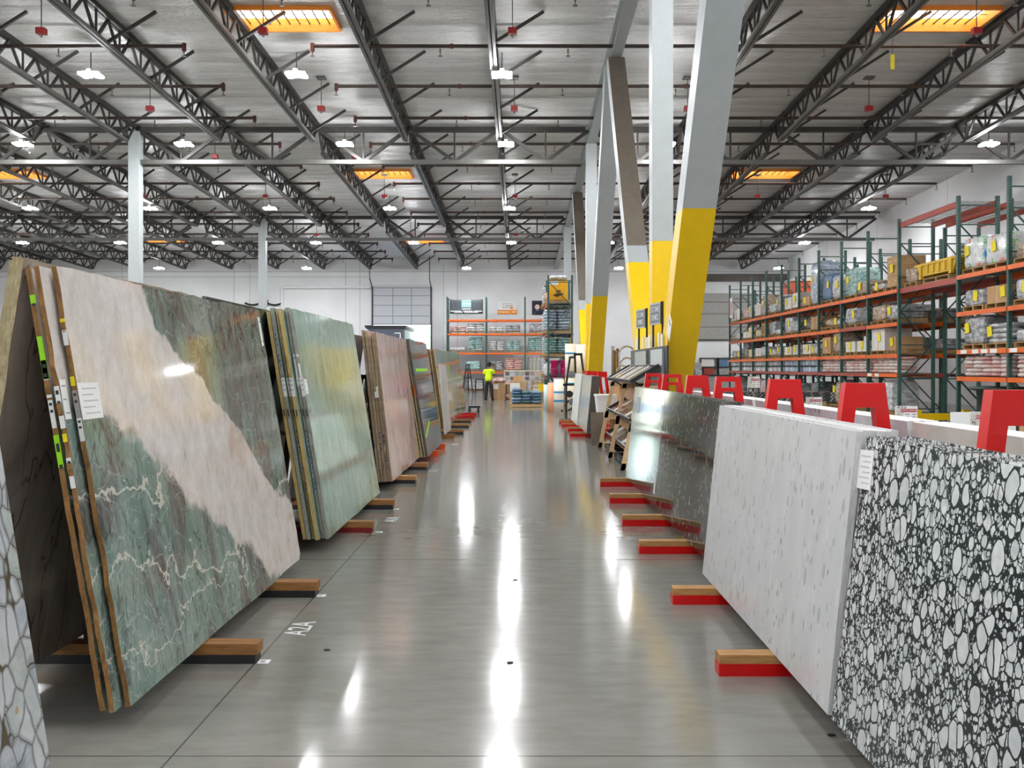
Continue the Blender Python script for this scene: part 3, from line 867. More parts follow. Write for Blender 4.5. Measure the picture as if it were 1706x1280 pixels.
for r, (Y, xsx) in enumerate(rb):
    for q, x in enumerate(xsx):
        L = .82
        t = thing('heat_detector', 'small red box hung on a rod, %s along the %s row from the front' % (ORD[q], ORD[r]), 'detector', (x, Y, roof(Y) - L - .1), 0, 'red boxes hung from the roof')
        link('box', RB, t); link('nozzle', RN, t)
        link('hanger', MB().tube((0, 0, .07), (0, 0, L + .1), .012, 6).mesh('red_box_hanger', [STEELL]), t)
        link('ceiling_plate', MB().b2((-.13, -.13, L + .05), (.13, .13, L + .1)).mesh('red_box_plate', [STEELL]), t)
# yellow tag hanging from the joist over the racks
v = P(1487, 103, 20.6)
o = link('hanging_tag', MB().b2((-.045, -.004, -.17), (.045, .004, .17)).mesh('hanging_tag', [YELT]), None, v)
tag(o, 'yellow paper tag dangling from a roof joist on the racking side', 'tag')
link('string', MB().tube((0, 0, .17), (0, 0, .55), .006, 5).mesh('tag_string', [INK]), o)
# ================================================================ stone slabs and their stands
def slab_mesh(L, H, t, face, edge, side, rough=0.0, seed=0, chip=0.0, topedge=None):
    """slab lying in local y (length) - z (height), front face at x=0; body towards -side*x.
    rough: how uneven the outline is"""
    rr = random.Random(seed)
    poly = []
    def run(p, q, n):
        for k in range(n):
            f = k / n
            y = p[0] + (q[0] - p[0]) * f; z = p[1] + (q[1] - p[1]) * f
            j = 0 if k == 0 else rough
            poly.append((y + (rr.uniform(-j, j) if p[0] == q[0] else 0), z + (rr.uniform(-j, j) if p[1] == q[1] else 0)))
    n = 22 if rough else 1
    c = chip
    run((0, 0), (L - c, 0), 1 if not rough else 8)
    if c: poly.append((L - c, 0)); poly.append((L, c * .8)); 
    run((L, c * .8 if c else 0), (L, H), n); run((L, H), (0, H), n); run((0, H), (0, 0), n)
    q = []
    for p in poly:
        if not q or (Vector((p[0], p[1])) - Vector((q[-1][0], q[-1][1]))).length > 1e-4: q.append(p)
    b = MB()
    a0, a1 = (-t, 0) if side > 0 else (0, t)
    b.prism(q, 0, a0, a1, 0, 1)
    if topedge is not None:
        for i, f in enumerate(b.f):
            if b.mi[i] == 1:
                vs = [b.v[k] for k in f]
                if all(v[2] > H - .06 for v in vs): b.mi[i] = 2
    return b.mesh('stone_slab', [face, edge] + ([topedge] if topedge is not None else []))

def slab(xb, y0, y1, H, t, lean, face, edge, side, label, group=None, zb=.112, rough=0.0, seed=0, chip=0.0, topedge=None, cat='stone slab'):
    """side +1: front looks to +x (left row); -1: front looks to -x (right row). lean in degrees, top away from the front"""
    o = link('stone_slab', slab_mesh(y1 - y0, H, t, face, edge, side, rough, seed, chip, topedge), None, (xb, y0, zb), (0, rad(-side * lean), 0))
    return tag(o, label, cat, group)

def sticker(o, side, y, z, w, h, mats, rotx=0.0, name='label_sticker', lines=0, t=.002):
    "paper label on the front face of slab o"
    b = MB()
    Mx = Matrix.Rotation(rotx, 4, 'X'); Mx.translation = (side * (t / 2 + .0006), y, z)
    b.box((0, 0, 0), (t, w, h), 0, Mx)
    for k in range(lines):
        b.box((side * (t / 2 + .0004), (-.1 if k % 2 else .02) * w, h * (.34 - .68 * k / max(1, lines - 1))), (.0006, w * (.55 if k % 2 else .7), h * .035), 1, Mx)
    return link(name, b.mesh('label_sticker', mats), o)

def endlabel(o, side, z, w, h, mats, t_off, lines=2, name='edge_label'):
    "label on the near sawn end of slab o"
    b = MB()
    b.box((-side * t_off, -.0025, z), (w, .002, h), 0)
    for k in range(lines):
        b.box((-side * t_off, -.0038, z + h * (.35 - .25 * k)), (w * .6, .0006, h * .1), 1)
    return link(name, b.mesh('edge_label', mats), o)

# ---- left row -------------------------------------------------------------
LEANL = 9.6
s = slab(-1.715, .55, 3.29, 1.92, .02, 9.0, S_PEB, E_WHITE, 1, 'pale agate-pebble slab with a white edge, cut off by the photo corner', 'front-row slabs on the left')
# big green and white slab and the two behind it
A1 = slab(-1.66, 3.84, 6.83, 1.905, .022, LEANL, S_AMAZ, E_BROWN, 1, 'large green slab with a broad white diagonal band, front of its stack', 'green-and-white quartzite slabs', rough=.008, seed=3, chip=.05, topedge=E_WHITE)
A2 = slab(-1.70, 3.775, 6.75, 1.90, .022, LEANL, S_AMAZ, E_BROWN, 1, 'green-and-white slab showing a thin strip just behind the large front one', 'green-and-white quartzite slabs', rough=.008, seed=5)
A3 = slab(-1.748, 3.80, 6.70, 1.89, .024, LEANL, S_AMAZ, E_BROWN, 1, 'rearmost green-and-white slab with two lime stickers on its brown edge', 'green-and-white quartzite slabs', rough=.008, seed=8)
sticker(A1, 1, .10, 1.32, .19, .16, [PAPER, INKL], 0, lines=5)
sticker(A1, 1, 2.93, 1.74, .045, .22, [PAPER, INK], 0, lines=2)
sticker(A2, 1, .03, 1.33, .05, .17, [PAPER, INKG], 0, lines=3)
endlabel(A1, 1, 1.20, .02, .10, [PAPER, INK], .011); endlabel(A1, 1, 1.31, .02, .12, [CARDG, INK], .011); endlabel(A1, 1, 1.60, .02, .07, [PAPER, INKG], .011, 1); endlabel(A1, 1, 1.41, .018, .04, [YELT, INK], .011, 0, 'yellow_tag'); endlabel(A1, 1, 1.66, .022, .04, [YELT, INK], .011, 0, 'yellow_tag')
endlabel(A2, 1, 1.30, .021, .18, [PAPER, INK], .011, 3); endlabel(A2, 1, 1.02, .02, .13, [PAPER, INK], .011); endlabel(A2, 1, 1.17, .018, .035, [YELT, INK], .011, 0, 'yellow_tag')
endlabel(A3, 1, 1.42, .022, .16, [PAPER, INK], .012); endlabel(A3, 1, 1.27, .02, .12, [PAPER, INK], .012)
o = endlabel(A3, 1, 1.60, .023, .36, [LIME, INK], .012, 2, 'lime_sticker'); o['label'] = 'upper lime green sticker'
o = endlabel(A3, 1, 1.00, .023, .36, [LIME, INK], .012, 2, 'lime_sticker'); o['label'] = 'lower lime green sticker'
o = MB()
# slabs of the far side of the stands, leaning the other way, seen from behind
def backslab(xb, y0, y1, H, t, lean, face, edge, label, seed=0, rough=.006):
    o = link('stone_slab', slab_mesh(y1 - y0, H, t, face, edge, -1, rough, seed), None, (xb, y0, .112), (0, rad(lean), 0))
    return tag(o, label, 'stone slab', 'slabs on the far side of the left stands')
backslab(-2.40, 3.80, 5.95, 1.93, .03, 8.2, S_BRQ, E_TAN, 'shadowy brown slab seen between the pebble slab and the green-and-white slab', 1)
backslab(-2.435, 3.83, 5.95, 1.94, .03, 8.2, S_BRQ, E_TAN, 'brown slab whose tan edge shows behind the shadowy brown one', 2)
backslab(-2.47, 3.87, 5.95, 1.93, .03, 8.2, S_BRQ, E_TAN, 'outermost brown slab with thick tan edge at the photo border', 3)
backslab(-2.475, 6.15, 9.2, 1.96, .03, 9.0, S_DGRN, E_DARK, 'dark slab glimpsed between the large green slab and the pale green stack', 4, 0)
backslab(-2.475, 9.5, 12.5, 1.90, .03, 9.0, S_DGRN, E_DARK, 'dark slab hidden behind the pale green stack', 5, 0)
backslab(-2.44, 13.0, 15.8, 1.92, .03, 9.0, S_GREY, E_DARK, 'grey slab on the far side behind the pink stack', 6, 0)
backslab(-2.44, 16.4, 19.3, 1.92, .03, 9.0, S_BRQ, E_TAN, 'brown slab on the far side behind the charcoal stack', 7, 0)

# pale green stack
es = [E_GREY, E_GREY, E_YEL, E_TAN, E_GREY, E_YEL]
gl = ['front pale green slab with faint diagonal veins', 'pale green slab second from the front of its stack', 'yellow-edged green slab third from the front of its stack',
      'tan-edged green slab fourth from the front of its stack', 'grey-edged green slab fifth from the front of its stack', 'rearmost yellow-edged slab of the pale green stack']
for k in range(6):
    o = slab(-1.61 - .037 * k, 7.60 + [0, .03, -.05, .0, -.03, -.02][k], 10.36 - .03 * k, 1.965 + [0, .015, -.01, 0, .01, -.02][k], .03, 9.2, S_ONYX, es[k], 1, gl[k], 'pale green slab stack', rough=.006, seed=20 + k)
    endlabel(o, 1, 1.30, .03, .16, [PAPER, INKL], .015, 3)
    endlabel(o, 1, 1.08, .008, .06, [INK, INK], .015, 0, 'pen_mark')
    if k in (1, 3, 4):
        b = MB(); rr = random.Random(k)
        bl = plain('blue_pen_ink', rgb(52, 112, 160), .6, 0, 0)
        for q in range(12):
            b.box((-.015 + rr.uniform(-.005, .005), -.0016, (.92 if k != 4 else 1.75) - q * .045), (.012, .001, .022), 0, None)
        link('pen_writing', b.mesh('pen_writing', [bl]), o)
    if k == 0:
        sticker(o, 1, .06, 1.30, .10, .13, [PAPER, INKL], lines=3)
    if k in (0, 1): endlabel(o, 1, 1.48, .018, .2, [PAPER, INKG], .015, 1)
# pink stack
pl = ['front pale pink slab standing past the green stack', 'slab second from the front in the pink stack', 'slab third from the front in the pink stack', 'slab fourth from the front in the pink stack', 'rearmost slab of the pink stack']
for k in range(5):
    o = slab(-1.615 - .036 * k, 11.41 + [0, .02, -.04, -.02, -.05][k], 14.35 - .03 * k, 1.90 + [0, .0, -.05, .02, .03][k], .03, 6.3, S_PINK, [E_PINK, E_TAN, E_PINK, E_TAN, E_PINK][k], 1, pl[k], 'pink slab stack', rough=.012, seed=30 + k)
    if k in (1, 2):
        b = MB(); rr = random.Random(k)
        for q in range(9):
            b.box((-.015, -.002, .6 - q * .05 + rr.uniform(-.02, .02)), (.014, .001, .025), 0)
        link('pen_writing', b.mesh('pen_writing', [plain('navy_pen_ink', rgb(44, 66, 120), .6, 0, 0)]), o)
    if k == 2: sticker(o, 1, .0, 1.05, .001, .001, [PAPER, INKG]); endlabel(o, 1, 1.14, .05, .14, [PAPER, INK], .0, 0)
# charcoal stack
cl = ['front glossy charcoal slab with two lime stickers', 'slab second from the front in the charcoal stack', 'slab third from the front in the charcoal stack', 'rearmost slab of the charcoal stack']
for k in range(4):
    o = slab(-1.475 - .04 * k, 14.5 + [0, .02, -.04, -.06][k], 17.2 - .03 * k, 1.93, .03, 9.4, S_DKGR, [E_DARK, E_TAN, E_TAN, E_YEL][k], 1, cl[k], 'charcoal slab stack', rough=.01, seed=40 + k)
    if k == 0:
        st = sticker(o, 1, .6, .42, .9, .05, [LIME, INK], .25, 'lime_sticker')
        sticker(o, 1, 1.2, 1.42, 1.9, .05, [LIME, INK], 0, 'lime_sticker')  # long lime band is a reflection painted onto the slab face
    if k == 1: endlabel(o, 1, 1.15, .035, .34, [ORW, INK], .0, 0, 'orange_sticker')
# remnant, then the far stacks
slab(-1.60, 19.4, 21.0, 1.52, .03, 4.5, S_LTGR, E_WHITE, 1, 'shorter pale grey slab standing out in front of the far stacks', 'front-row slabs on the left')
for k in range(5):
    slab(-1.78 - .05 * k, 21.4 + .05 * k, 24.6, 1.90 - (.0 if k else 0), .03, 7.6, S_GREY, [E_TAN, E_BROWN, E_TAN, E_BROWN, E_BROWN][k], 1,
         ['front smoky grey slab behind the short pale one', 'brown-edged slab second in the smoky grey stack', 'slab third in the smoky grey stack', 'slab fourth in the smoky grey stack', 'rearmost slab of the smoky grey stack'][k], 'smoky grey slab stack', rough=.02, seed=50 + k)
o = slab(-1.80, 25.0, 27.6, 1.92, .03, 7.6, S_GRN2, E_TAN, 1, 'olive green slab with a lime strip, last but one on the left', 'front-row slabs on the left', rough=.01, seed=61)
sticker(o, 1, .12, 1.3, .09, .5, [LIME, INK], 0, 'lime_sticker')
slab(-1.82, 28.0, 30.6, 1.94, .03, 7.6, S_GRN2, E_TAN, 1, 'olive green slab at the far end of the left row', 'front-row slabs on the left', rough=.01, seed=62)

# left stands: timber-topped bunks, dark frame behind the slabs
def lstand(Y, xr, low, top, label, lift=.105):
    t = thing('slab_stand', label, 'slab stand', (0, Y, 0), 0, 'A-frame stands on the left')
    link('base_rail', MB().b2((-2.78, -.05, 0), (xr - .012, .05, lift * .46)).mesh('stand_base_rail', [low]), t)
    link('wood_bunk', MB().b2((-2.78, -.05, lift * .46), (xr, .0, lift), 0).b2((-2.78, .004, lift * .46), (xr, .05, lift), 0).mesh('stand_wood_bunk', [top]), t)
    b = MB()
    for s in (-1, 1):
        b.bar((-2.09 + s * .19, 0, lift), (-2.09 + s * .03, 0, 1.46), .05, .06)
    b.b2((-2.15, -.03, 1.40), (-2.03, .03, 1.46)); b.bar((-2.20, 0, .75), (-1.98, 0, .75), .04)
    link('upright', b.mesh('stand_upright', [BLACK]), t)
DRED = plain('dark_red_rail', rgb(120, 14, 16), .5)
ORP = plain('orange_bunk_paint', rgb(224, 84, 24), .5)
lst = [(4.78, -1.378, BLACK, BUNKD, 'wood-topped slab stand nearest the painted A2A floor mark'), (6.14, -1.372, BLACK, BUNKD, 'wood-topped slab stand under the far end of the large green slab'),
       (8.53, -1.38, DRED, BUNKD, 'wood-topped slab stand with dark red rail under the pale green stack'), (9.92, -1.38, BLACK, BUNKD, 'wood-topped slab stand under the far end of the pale green stack'),
       (12.1, -1.39, BLACK, BUNK, 'dull wooden slab stand under the near end of the pink stack'), (13.7, -1.40, BLACK, BUNKD, 'wood-topped slab stand under the far end of the pink stack'),
       (15.75, -1.41, ORP, ORP, 'orange slab stand under the near end of the charcoal stack'), (17.15, -1.41, ORP, ORP, 'orange slab stand under the far end of the charcoal stack'),
       (19.65, -1.42, BUNKD, BUNKD, 'brown slab stand under the short pale slab, near end'), (21.0, -1.30, BLACK, BUNKD, 'brown slab stand under the short pale slab, far end'),
       (23.3, -1.30, BLACK, BUNK, 'wooden slab stand under the smoky grey stack'), (25.3, -1.35, BLACK, BUNKD, 'dark brown slab stand under the near end of the olive slab'),
       (27.3, -1.36, DRED, REDP, 'red slab stand under the far end of the olive slab'), (28.7, -1.38, DRED, REDP, 'last red slab stand on the left side')]
lst += [(1.0, -1.378, BLACK, BUNKD, 'wood-topped slab stand under the pale agate-pebble slab, near end'), (2.75, -1.378, BLACK, BUNKD, 'wood-topped slab stand under the pale agate-pebble slab, far end')]
for a in lst: lstand(*a)

# ---- right row --------------------------------------------------------------
def rstand(Y, xl, xc, slot, label, zt=1.48, xr=2.52):
    t = thing('slab_stand', label, 'slab stand', (0, Y, 0), 0, 'red A-frame stands on the right')
    link('base_rail', MB().b2((xl, -.05, 0), (xr, .05, .062)).mesh('stand_base_rail', [REDP]), t)
    link('wood_bunk', MB().b2((xl + .004, -.047, .062), (xr - .004, .047, .106)).mesh('stand_wood_bunk', [BUNK]), t)
    b = MB()
    hw_t, hw_b, w, ph, d = .10, .275, .068, .125, .065
    def hx(z): return hw_t + (hw_b - hw_t) * (zt - z) / (zt - .1)
    zp = zt - ph
    for s in (-1, 1):
        b.prism([(xc + s * hx(.1), .1), (xc + s * (hx(.1) - w), .1), (xc + s * (hx(zp) - w), zp), (xc + s * hx(zp), zp)], 1, -d / 2, d / 2)
    if not slot:
        b.prism([(xc - hx(zp), zp), (xc + hx(zp), zp), (xc + hw_t, zt), (xc - hw_t, zt)], 1, -d / 2, d / 2)
    else:
        za, zc, sw = zt - .092, zt - .042, .062
        b.prism([(xc - hx(zp), zp), (xc + hx(zp), zp), (xc + hx(za), za), (xc - hx(za), za)], 1, -d / 2, d / 2)
        b.prism([(xc - hx(zc), zc), (xc + hx(zc), zc), (xc + hw_t, zt), (xc - hw_t, zt)], 1, -d / 2, d / 2)
        for s in (-1, 1):
            b.prism([(xc + s * hx(za), za), (xc + s * sw, za), (xc + s * sw, zc), (xc + s * hx(zc), zc)], 1, -d / 2, d / 2)
    link('upright', b.mesh('stand_upright', [REDP]), t)
rl = [(1.3, 1.0, 0, 'red A-frame slab stand under the near end of the terrazzo stack, out of sight'), (3.17, 1.0, 0, 'red A-frame slab stand nearest the camera, cut by the photo edge'), (4.59, 1.005, 0, 'red A-frame slab stand behind the black-and-white terrazzo, solid top'),
      (5.96, 1.005, 0, 'red A-frame slab stand behind the middle of the white slab, solid top'), (7.57, .998, 1, 'red slot-topped slab stand where the white and black slabs meet'),
      (8.88, 1.007, 0, 'solid-topped red slab stand behind the speckled black slab'), (10.35, 1.03, 1, 'slot-topped red slab stand, second from the tile display'), (11.8, 1.05, 1, 'slot-topped red slab stand closest to the tile display')]
for Y, xl, sl, lb in rl: rstand(Y, xl, 1.75, sl, lb)
for k, (Y, xl) in enumerate(((20.3, 1.12), (21.9, 1.16), (23.6, 1.09), (24.9, 1.08))):
    rstand(Y, xl, 1.86, k == 3, ['far red slab stand under the near end of the grey speckled stack', 'second far red slab stand under the grey speckled stack', 'far red slab stand under the narrow white slabs, nearer one', 'far red slab stand under the narrow white slabs, farther one'][k], 1.46, 2.6)

# terrazzo stack, white stack, black slabs, and the stacks on the other side
def stack(n, x0, dx, y0, y1, H, t, lean, face, edge, names, grp, seed):
    r = []
    for k in range(n):
        r.append(slab(x0 + dx * k, y0 + .012 * ((k * 7) % 3), y1 - .01 * ((k * 5) % 3), H + .0015 * ((k * 3) % 4), t, lean, face, edge, -1, names(k), grp, zb=.108, seed=seed + k))
    return r
TE = stack(6, 1.287, .031, .62, 3.72, 1.175, .03, 7.2, S_TERR, S_TERR, lambda k: ['front black-and-white terrazzo slab at the right photo edge', 'terrazzo slab second in the near stack', 'terrazzo slab third in the near stack', 'terrazzo slab fourth in the near stack', 'terrazzo slab fifth in the near stack', 'rearmost terrazzo slab of the near stack'][k], 'terrazzo slab stack', 70)
sticker(TE[0], -1, 3.07, 1.04, .14, .16, [PAPER, INKL], -.05, lines=6)
WH = stack(6, 1.285, .031, 3.76, 6.34, 1.19, .03, 5.9, S_WHQ, E_WHITE, lambda k: ['front white slab with fine grey flecks beside the terrazzo', 'white slab second in the flecked white stack', 'white slab third in the flecked white stack', 'white slab fourth in the flecked white stack', 'white slab fifth in the flecked white stack', 'rearmost slab of the flecked white stack'][k], 'flecked white slab stack', 80)
sticker(WH[0], -1, 2.52, .86, .07, .17, [mat_film('clear_film_scrap', rgb(206, 208, 210), rgb(226, 228, 230)), INKG], .35, 'film_scrap')
BK = stack(4, 1.40, .032, 6.62, 9.36, 1.20, .03, 5.8, S_BKQ, E_DARK, lambda k: ['glossy black slab with white specks beside the white slab', 'black slab second in the speckled black stack', 'black slab third in the speckled black stack', 'rearmost slab of the speckled black stack'][k], 'speckled black slab stack', 90)
BF = stack(4, 1.398, .032, 9.372, 11.88, 1.20, .03, 5.8, S_BKF, E_DARK, lambda k: ['glossy film-covered grey-black slab next to the tile display', 'slab second in the film-covered stack', 'slab third in the film-covered stack', 'rearmost slab of the film-covered stack'][k], 'film-covered slab stack', 95)
sticker(BF[0], -1, 2.0, .98, .28, .2, [plain('grey_ticket', rgb(150, 156, 164), .4), INKG], 0)
sticker(BF[0], -1, .12, .98, .10, .16, [PAPER, INKG], 0)
sticker(BF[0], -1, .10, .22, .06, .2, [PAPER, INKG], 0)
def rback(n, y0, y1, face, edge, names, grp, seed, H=1.19):
    for k in range(n):
        o = link('stone_slab', slab_mesh(y1 - y0, H, .03, face, edge, 1, 0, seed + k), None, (2.215 - .031 * k, y0 + .01 * (k % 3), .108), (0, rad(-5.9), 0))
        tag(o, names(k), 'stone slab', grp)
rback(5, 4.50, 7.4, S_GRQ, E_WHITE, lambda k: 'grey-flecked white slab, %s one in from the racking side, back of the red stands' % ORD[k], 'grey-flecked slabs behind the red stands', 110)
rback(5, 1.4, 4.44, S_BGE, E_WHITE, lambda k: 'beige slab, %s one in from the racking side, nearest the camera' % ORD[k], 'beige slabs behind the red stands', 120)
rback(5, 7.5, 10.3, S_GRQ, E_WHITE, lambda k: 'pale slab, %s one in from the racking side, behind the black slabs' % ORD[k], 'pale slabs behind the black slabs', 130)
# far right stack
GS = stack(6, 1.45, .032, 19.6, 22.3, 1.26, .03, 5.5, S_SPK, E_DARK, lambda k: ('front grey speckled slab of the far right stack' if k == 0 else 'grey speckled slab, %s from the front of the far right stack' % ORD[k]), 'grey speckled slab stack', 140)
stack(3, 1.42, .032, 22.5, 25.0, 1.28, .03, 5.5, S_LTGR, E_WHITE, lambda k: ['front narrow white slab past the grey speckled stack', 'second narrow white slab past the grey speckled stack', 'third narrow white slab past the grey speckled stack'][k], 'narrow white slabs', 150)

# floor lettering and small floor labels
WPAINT = plain('white_floor_paint', rgb(226, 228, 228), .6, 0, .02)
for txt, Y, lb in (('A2A', 5.37, 'white A2A painted on the floor beside the large green slab'), ('A1A', 9.22, 'white bay lettering painted on the floor beside the pale green stack'), ('A3A', 13.6, 'white bay lettering on the floor beside the pink stack'), ('A4A', 18.2, 'white bay lettering on the floor past the charcoal stack')):
    me = textmesh(txt, .155, WPAINT, .0006)
    o = link('floor_marking', me, None, (-1.305, Y, .0016), (0, 0, PI / 2)); o.scale = (1.0, 1.25, 1)
    tag(o, lb, 'floor marking', None)
for k, (x, y) in enumerate(((440, 1103), (535.5, 993), (632, 887), (660, 849))):
    Y = 2340 / (y - 612)
    b = MB().b2((-.03, -.03, 0), (.03, .03, .0015)); b.b2((-.02, -.018, .0015), (.006, .018, .0018), 1)
    o = link('floor_sticker', b.mesh('floor_sticker', [PAPER, INKG]), None, ((x - 866) * Y / 1500, Y, .0006))
    tag(o, 'small white floor sticker at the end of the %s stand on the left' % ['nearest', 'second', 'third', 'fourth'][k], 'floor sticker', 'floor stickers')
for k, (x, y) in enumerate(((545, 1084), (850, 1105), (1385, 1226), (858, 967))):
    Y = 2340 / (y - 612)
    b = MB().pillow((0, 0, .004), (.035, .022, .008), random.Random(k))
    o = link('floor_debris', b.mesh('floor_debris', [INK]), None, ((x - 866) * Y / 1500, Y, 0))
    tag(o, ['dark scrap on the floor past the A2A mark', 'dark scrap in the middle of the aisle', 'dark scrap beside the foot of the terrazzo slab', 'dark scrap on the floor farther up the aisle'][k], 'scrap', 'dark scraps on the floor')
# ================================================================ pallet racks
_bm = {}
def cm(key, fn):
    if key not in _bm: _bm[key] = fn()
    return _bm[key]

def rack(label, axis, fr, d0, d1, levels, beam_of, H, deck=True, bays=None, skip=()):
    """frames at positions fr along axis ('x' or 'y'); depth d0 (face) to d1 (rear).
    levels: beam-top heights; beam_of(bay, level) -> material or None"""
    t = thing('pallet_rack', label, 'pallet rack', ((fr[0] if axis == 'x' else d0), (fr[0] if axis == 'y' else d0), 0))
    o0 = fr[0]
    def V(a, d, z):
        return Vector((a - o0, d - d0, z)) if axis == 'x' else Vector((d - d0, a - o0, z))
    s = 1 if d1 > d0 else -1
    post = cm(('post', H), lambda: MB().b2((-.045, -.045, .012), (.045, .045, H)).b2((-.08, -.08, 0), (.08, .08, .012)).mesh('rack_upright', [RGREEN]))
    D = abs(d1 - d0)
    def braces():
        b = MB(); zz = [.15]; 
        while zz[-1] < H - 1.0: zz.append(zz[-1] + 1.05)
        a = lambda d, z: ((0, s * d, z) if axis == 'x' else (s * d, 0, z))
        for k, z in enumerate(zz):
            b.bar(a(.04, z), a(D - .04, z), .035)
            if k + 1 < len(zz):
                p, q = (.04, D - .04) if k % 2 else (D - .04, .04)
                b.bar(a(p, z), a(q, zz[k + 1]), .035)
        b.bar(a(.04, H - .25), a(D - .04, H - .25), .035)
        return b.mesh('rack_bracing', [RGREENB])
    br = cm(('brace', axis, s, round(D, 3), H), braces)
    for f in fr:
        link('upright', post, t, V(f, d0, 0)); link('upright', post, t, V(f, d1, 0)); link('bracing', br, t, V(f, d0, 0))
    for k in range(len(fr) - 1):
        if k in skip: continue
        L = abs(fr[k + 1] - fr[k]); m_ = (fr[k] + fr[k + 1]) / 2
        for li, z in enumerate(levels):
            mt = beam_of(k, li)
            if mt is None: continue
            bme = cm(('beam', axis, round(L, 3), mt.name), lambda: MB().b2((-(L / 2 - .03) if axis == 'x' else -.028, -.028 if axis == 'x' else -(L / 2 - .03), -.115), ((L / 2 - .03) if axis == 'x' else .028, .028 if axis == 'x' else (L / 2 - .03), 0)).mesh('rack_beam', [mt]))
            off = -.035 * s
            link('beam', bme, t, V(m_, d0 + off, z)); link('beam', bme, t, V(m_, d1 - off, z))
            if deck:
                def dk():
                    b = MB()
                    n = int(L / .1)
                    for q in range(n + 1):
                        a = -L / 2 + .05 + (L - .1) * q / n
                        b.bar((a, s * .0, -.01) if axis == 'x' else (0, a, -.01), (a, s * D, -.01) if axis == 'x' else (s * D, a, -.01), .012)
                    for q in range(5):
                        d = s * D * (q + .5) / 5
                        b.bar((-L / 2 + .04, d, -.02) if axis == 'x' else (d, -L / 2 + .04, -.02), (L / 2 - .04, d, -.02) if axis == 'x' else (d, L / 2 - .04, -.02), .012)
                    return b.mesh('rack_wire_deck', [WIRE])
                link('wire_deck', cm(('deck', axis, s, round(L, 3), round(D, 3)), dk), t, V(m_, d0, z))
    return t

# goods -------------------------------------------------------------
def pallet_mesh(w, d):
    "stringers run front to back, so the face towards -x shows two fork openings"
    b = MB()
    for q in range(7):
        x = -d / 2 + .05 + (d - .1) * q / 6
        b.box((x, 0, .13), (.09, w, .02))
    for x in (-d / 2 + .05, 0, d / 2 - .05):
        b.box((x, 0, .01), (.09, w, .02))
    for y in (-w / 2 + .03, 0, w / 2 - .03):
        b.box((0, y, .07), (d, .05, .10))
    return b.mesh('pallet', [PALLET])

def load_mesh(kind, w, d, h, mt, seed):
    rr = random.Random(seed)
    b = MB()
    if kind == 'carton':
        b.box((0, 0, h / 2), (d, w, h), 0); b.box((0, 0, h * .5), (d + .004, .06, h + .004), 1)
    elif kind == 'cartons':
        n = max(2, int(w / .42)); m_ = max(1, round(h / .34))
        for i in range(n):
            for j in range(m_):
                b.box((rr.uniform(-.02, .02), -w / 2 + w * (i + .5) / n, h * (j + .5) / m_), (d * .96, w / n - .012, h / m_ - .008), 0)
                b.box((-d * .48 - .003, -w / 2 + w * (i + .5) / n, h * (j + .5) / m_), (.01, w / n * .4, .05), 1)
    elif kind == 'wrap':
        b.pillow((0, 0, h / 2), (d, w, h), rr, 0, 8, 14, 0, .30)
        if h > .5: b.pillow((rr.uniform(-.05, .05), rr.uniform(-.1, .1), h * .97), (d * .75, w * .6, h * .18), rr, 0, 4, 4)
    elif kind == 'bags':
        n = max(1, round(h / .13)); m_ = 2
        for j in range(n):
            for i in range(m_):
                for q in (0, 1):
                    b.pillow(((q - .5) * d * .48, -w / 2 + w * (i + .5) / m_ + rr.uniform(-.02, .02), h * (j + .5) / n), (d * .52, w / m_ * 1.03, h / n * 1.12), rr, 0, 3, 3.4)
    elif kind == 'crate':
        b.box((0, 0, h / 2), (d * .95, w * .95, h))
        for y in (-w * .47, 0, w * .47): b.box((0, y, h / 2), (d, .07, h), 1)
        for z in (.05, h - .05): b.box((0, 0, z), (d, w, .08), 1)
    elif kind == 'dome':
        b.pillow((0, 0, h * .45), (d, w, h), rr, 0, 6, 2.6)
    return b.mesh('load', [mt, TAPE if kind in ('carton', 'cartons') else PALLET])

TAGM = MB().b2((-.004, -.11, -.13), (.004, .11, .13)).mesh('yellow_tag', [YELT])
def pload(loc, w, d, h, kind, mt, label, cat='pallet load', grp=None, tagy=None, pal=True, rz=0.0, seed=None):
    """goods on a pallet; face towards -x before rz"""
    sd = seed if seed is not None else int(abs(loc[0] * 131 + loc[1] * 57 + loc[2] * 17)) % 997
    t = thing('pallet_load', label, cat, loc, rz, grp)
    if pal:
        link('pallet', cm(('pal', round(w, 2), round(d, 2)), lambda: pallet_mesh(w, d)), t)
    z0 = .142 if pal else 0
    nm = {'carton': 'carton', 'cartons': 'cartons', 'wrap': 'wrapped_bundle', 'bags': 'wrapped_bags', 'crate': 'crate', 'dome': 'wrapped_bundle'}[kind]
    lo = link(nm, load_mesh(kind, w * .94, d * .94, h, mt, sd), t, (0, 0, z0))
    if tagy is not None:
        link('yellow_tag', TAGM, lo, (-d * .47 - .02, tagy * w, h * .6), (rad(8 * (1 if sd % 2 else -1)), 0, 0))
    return t

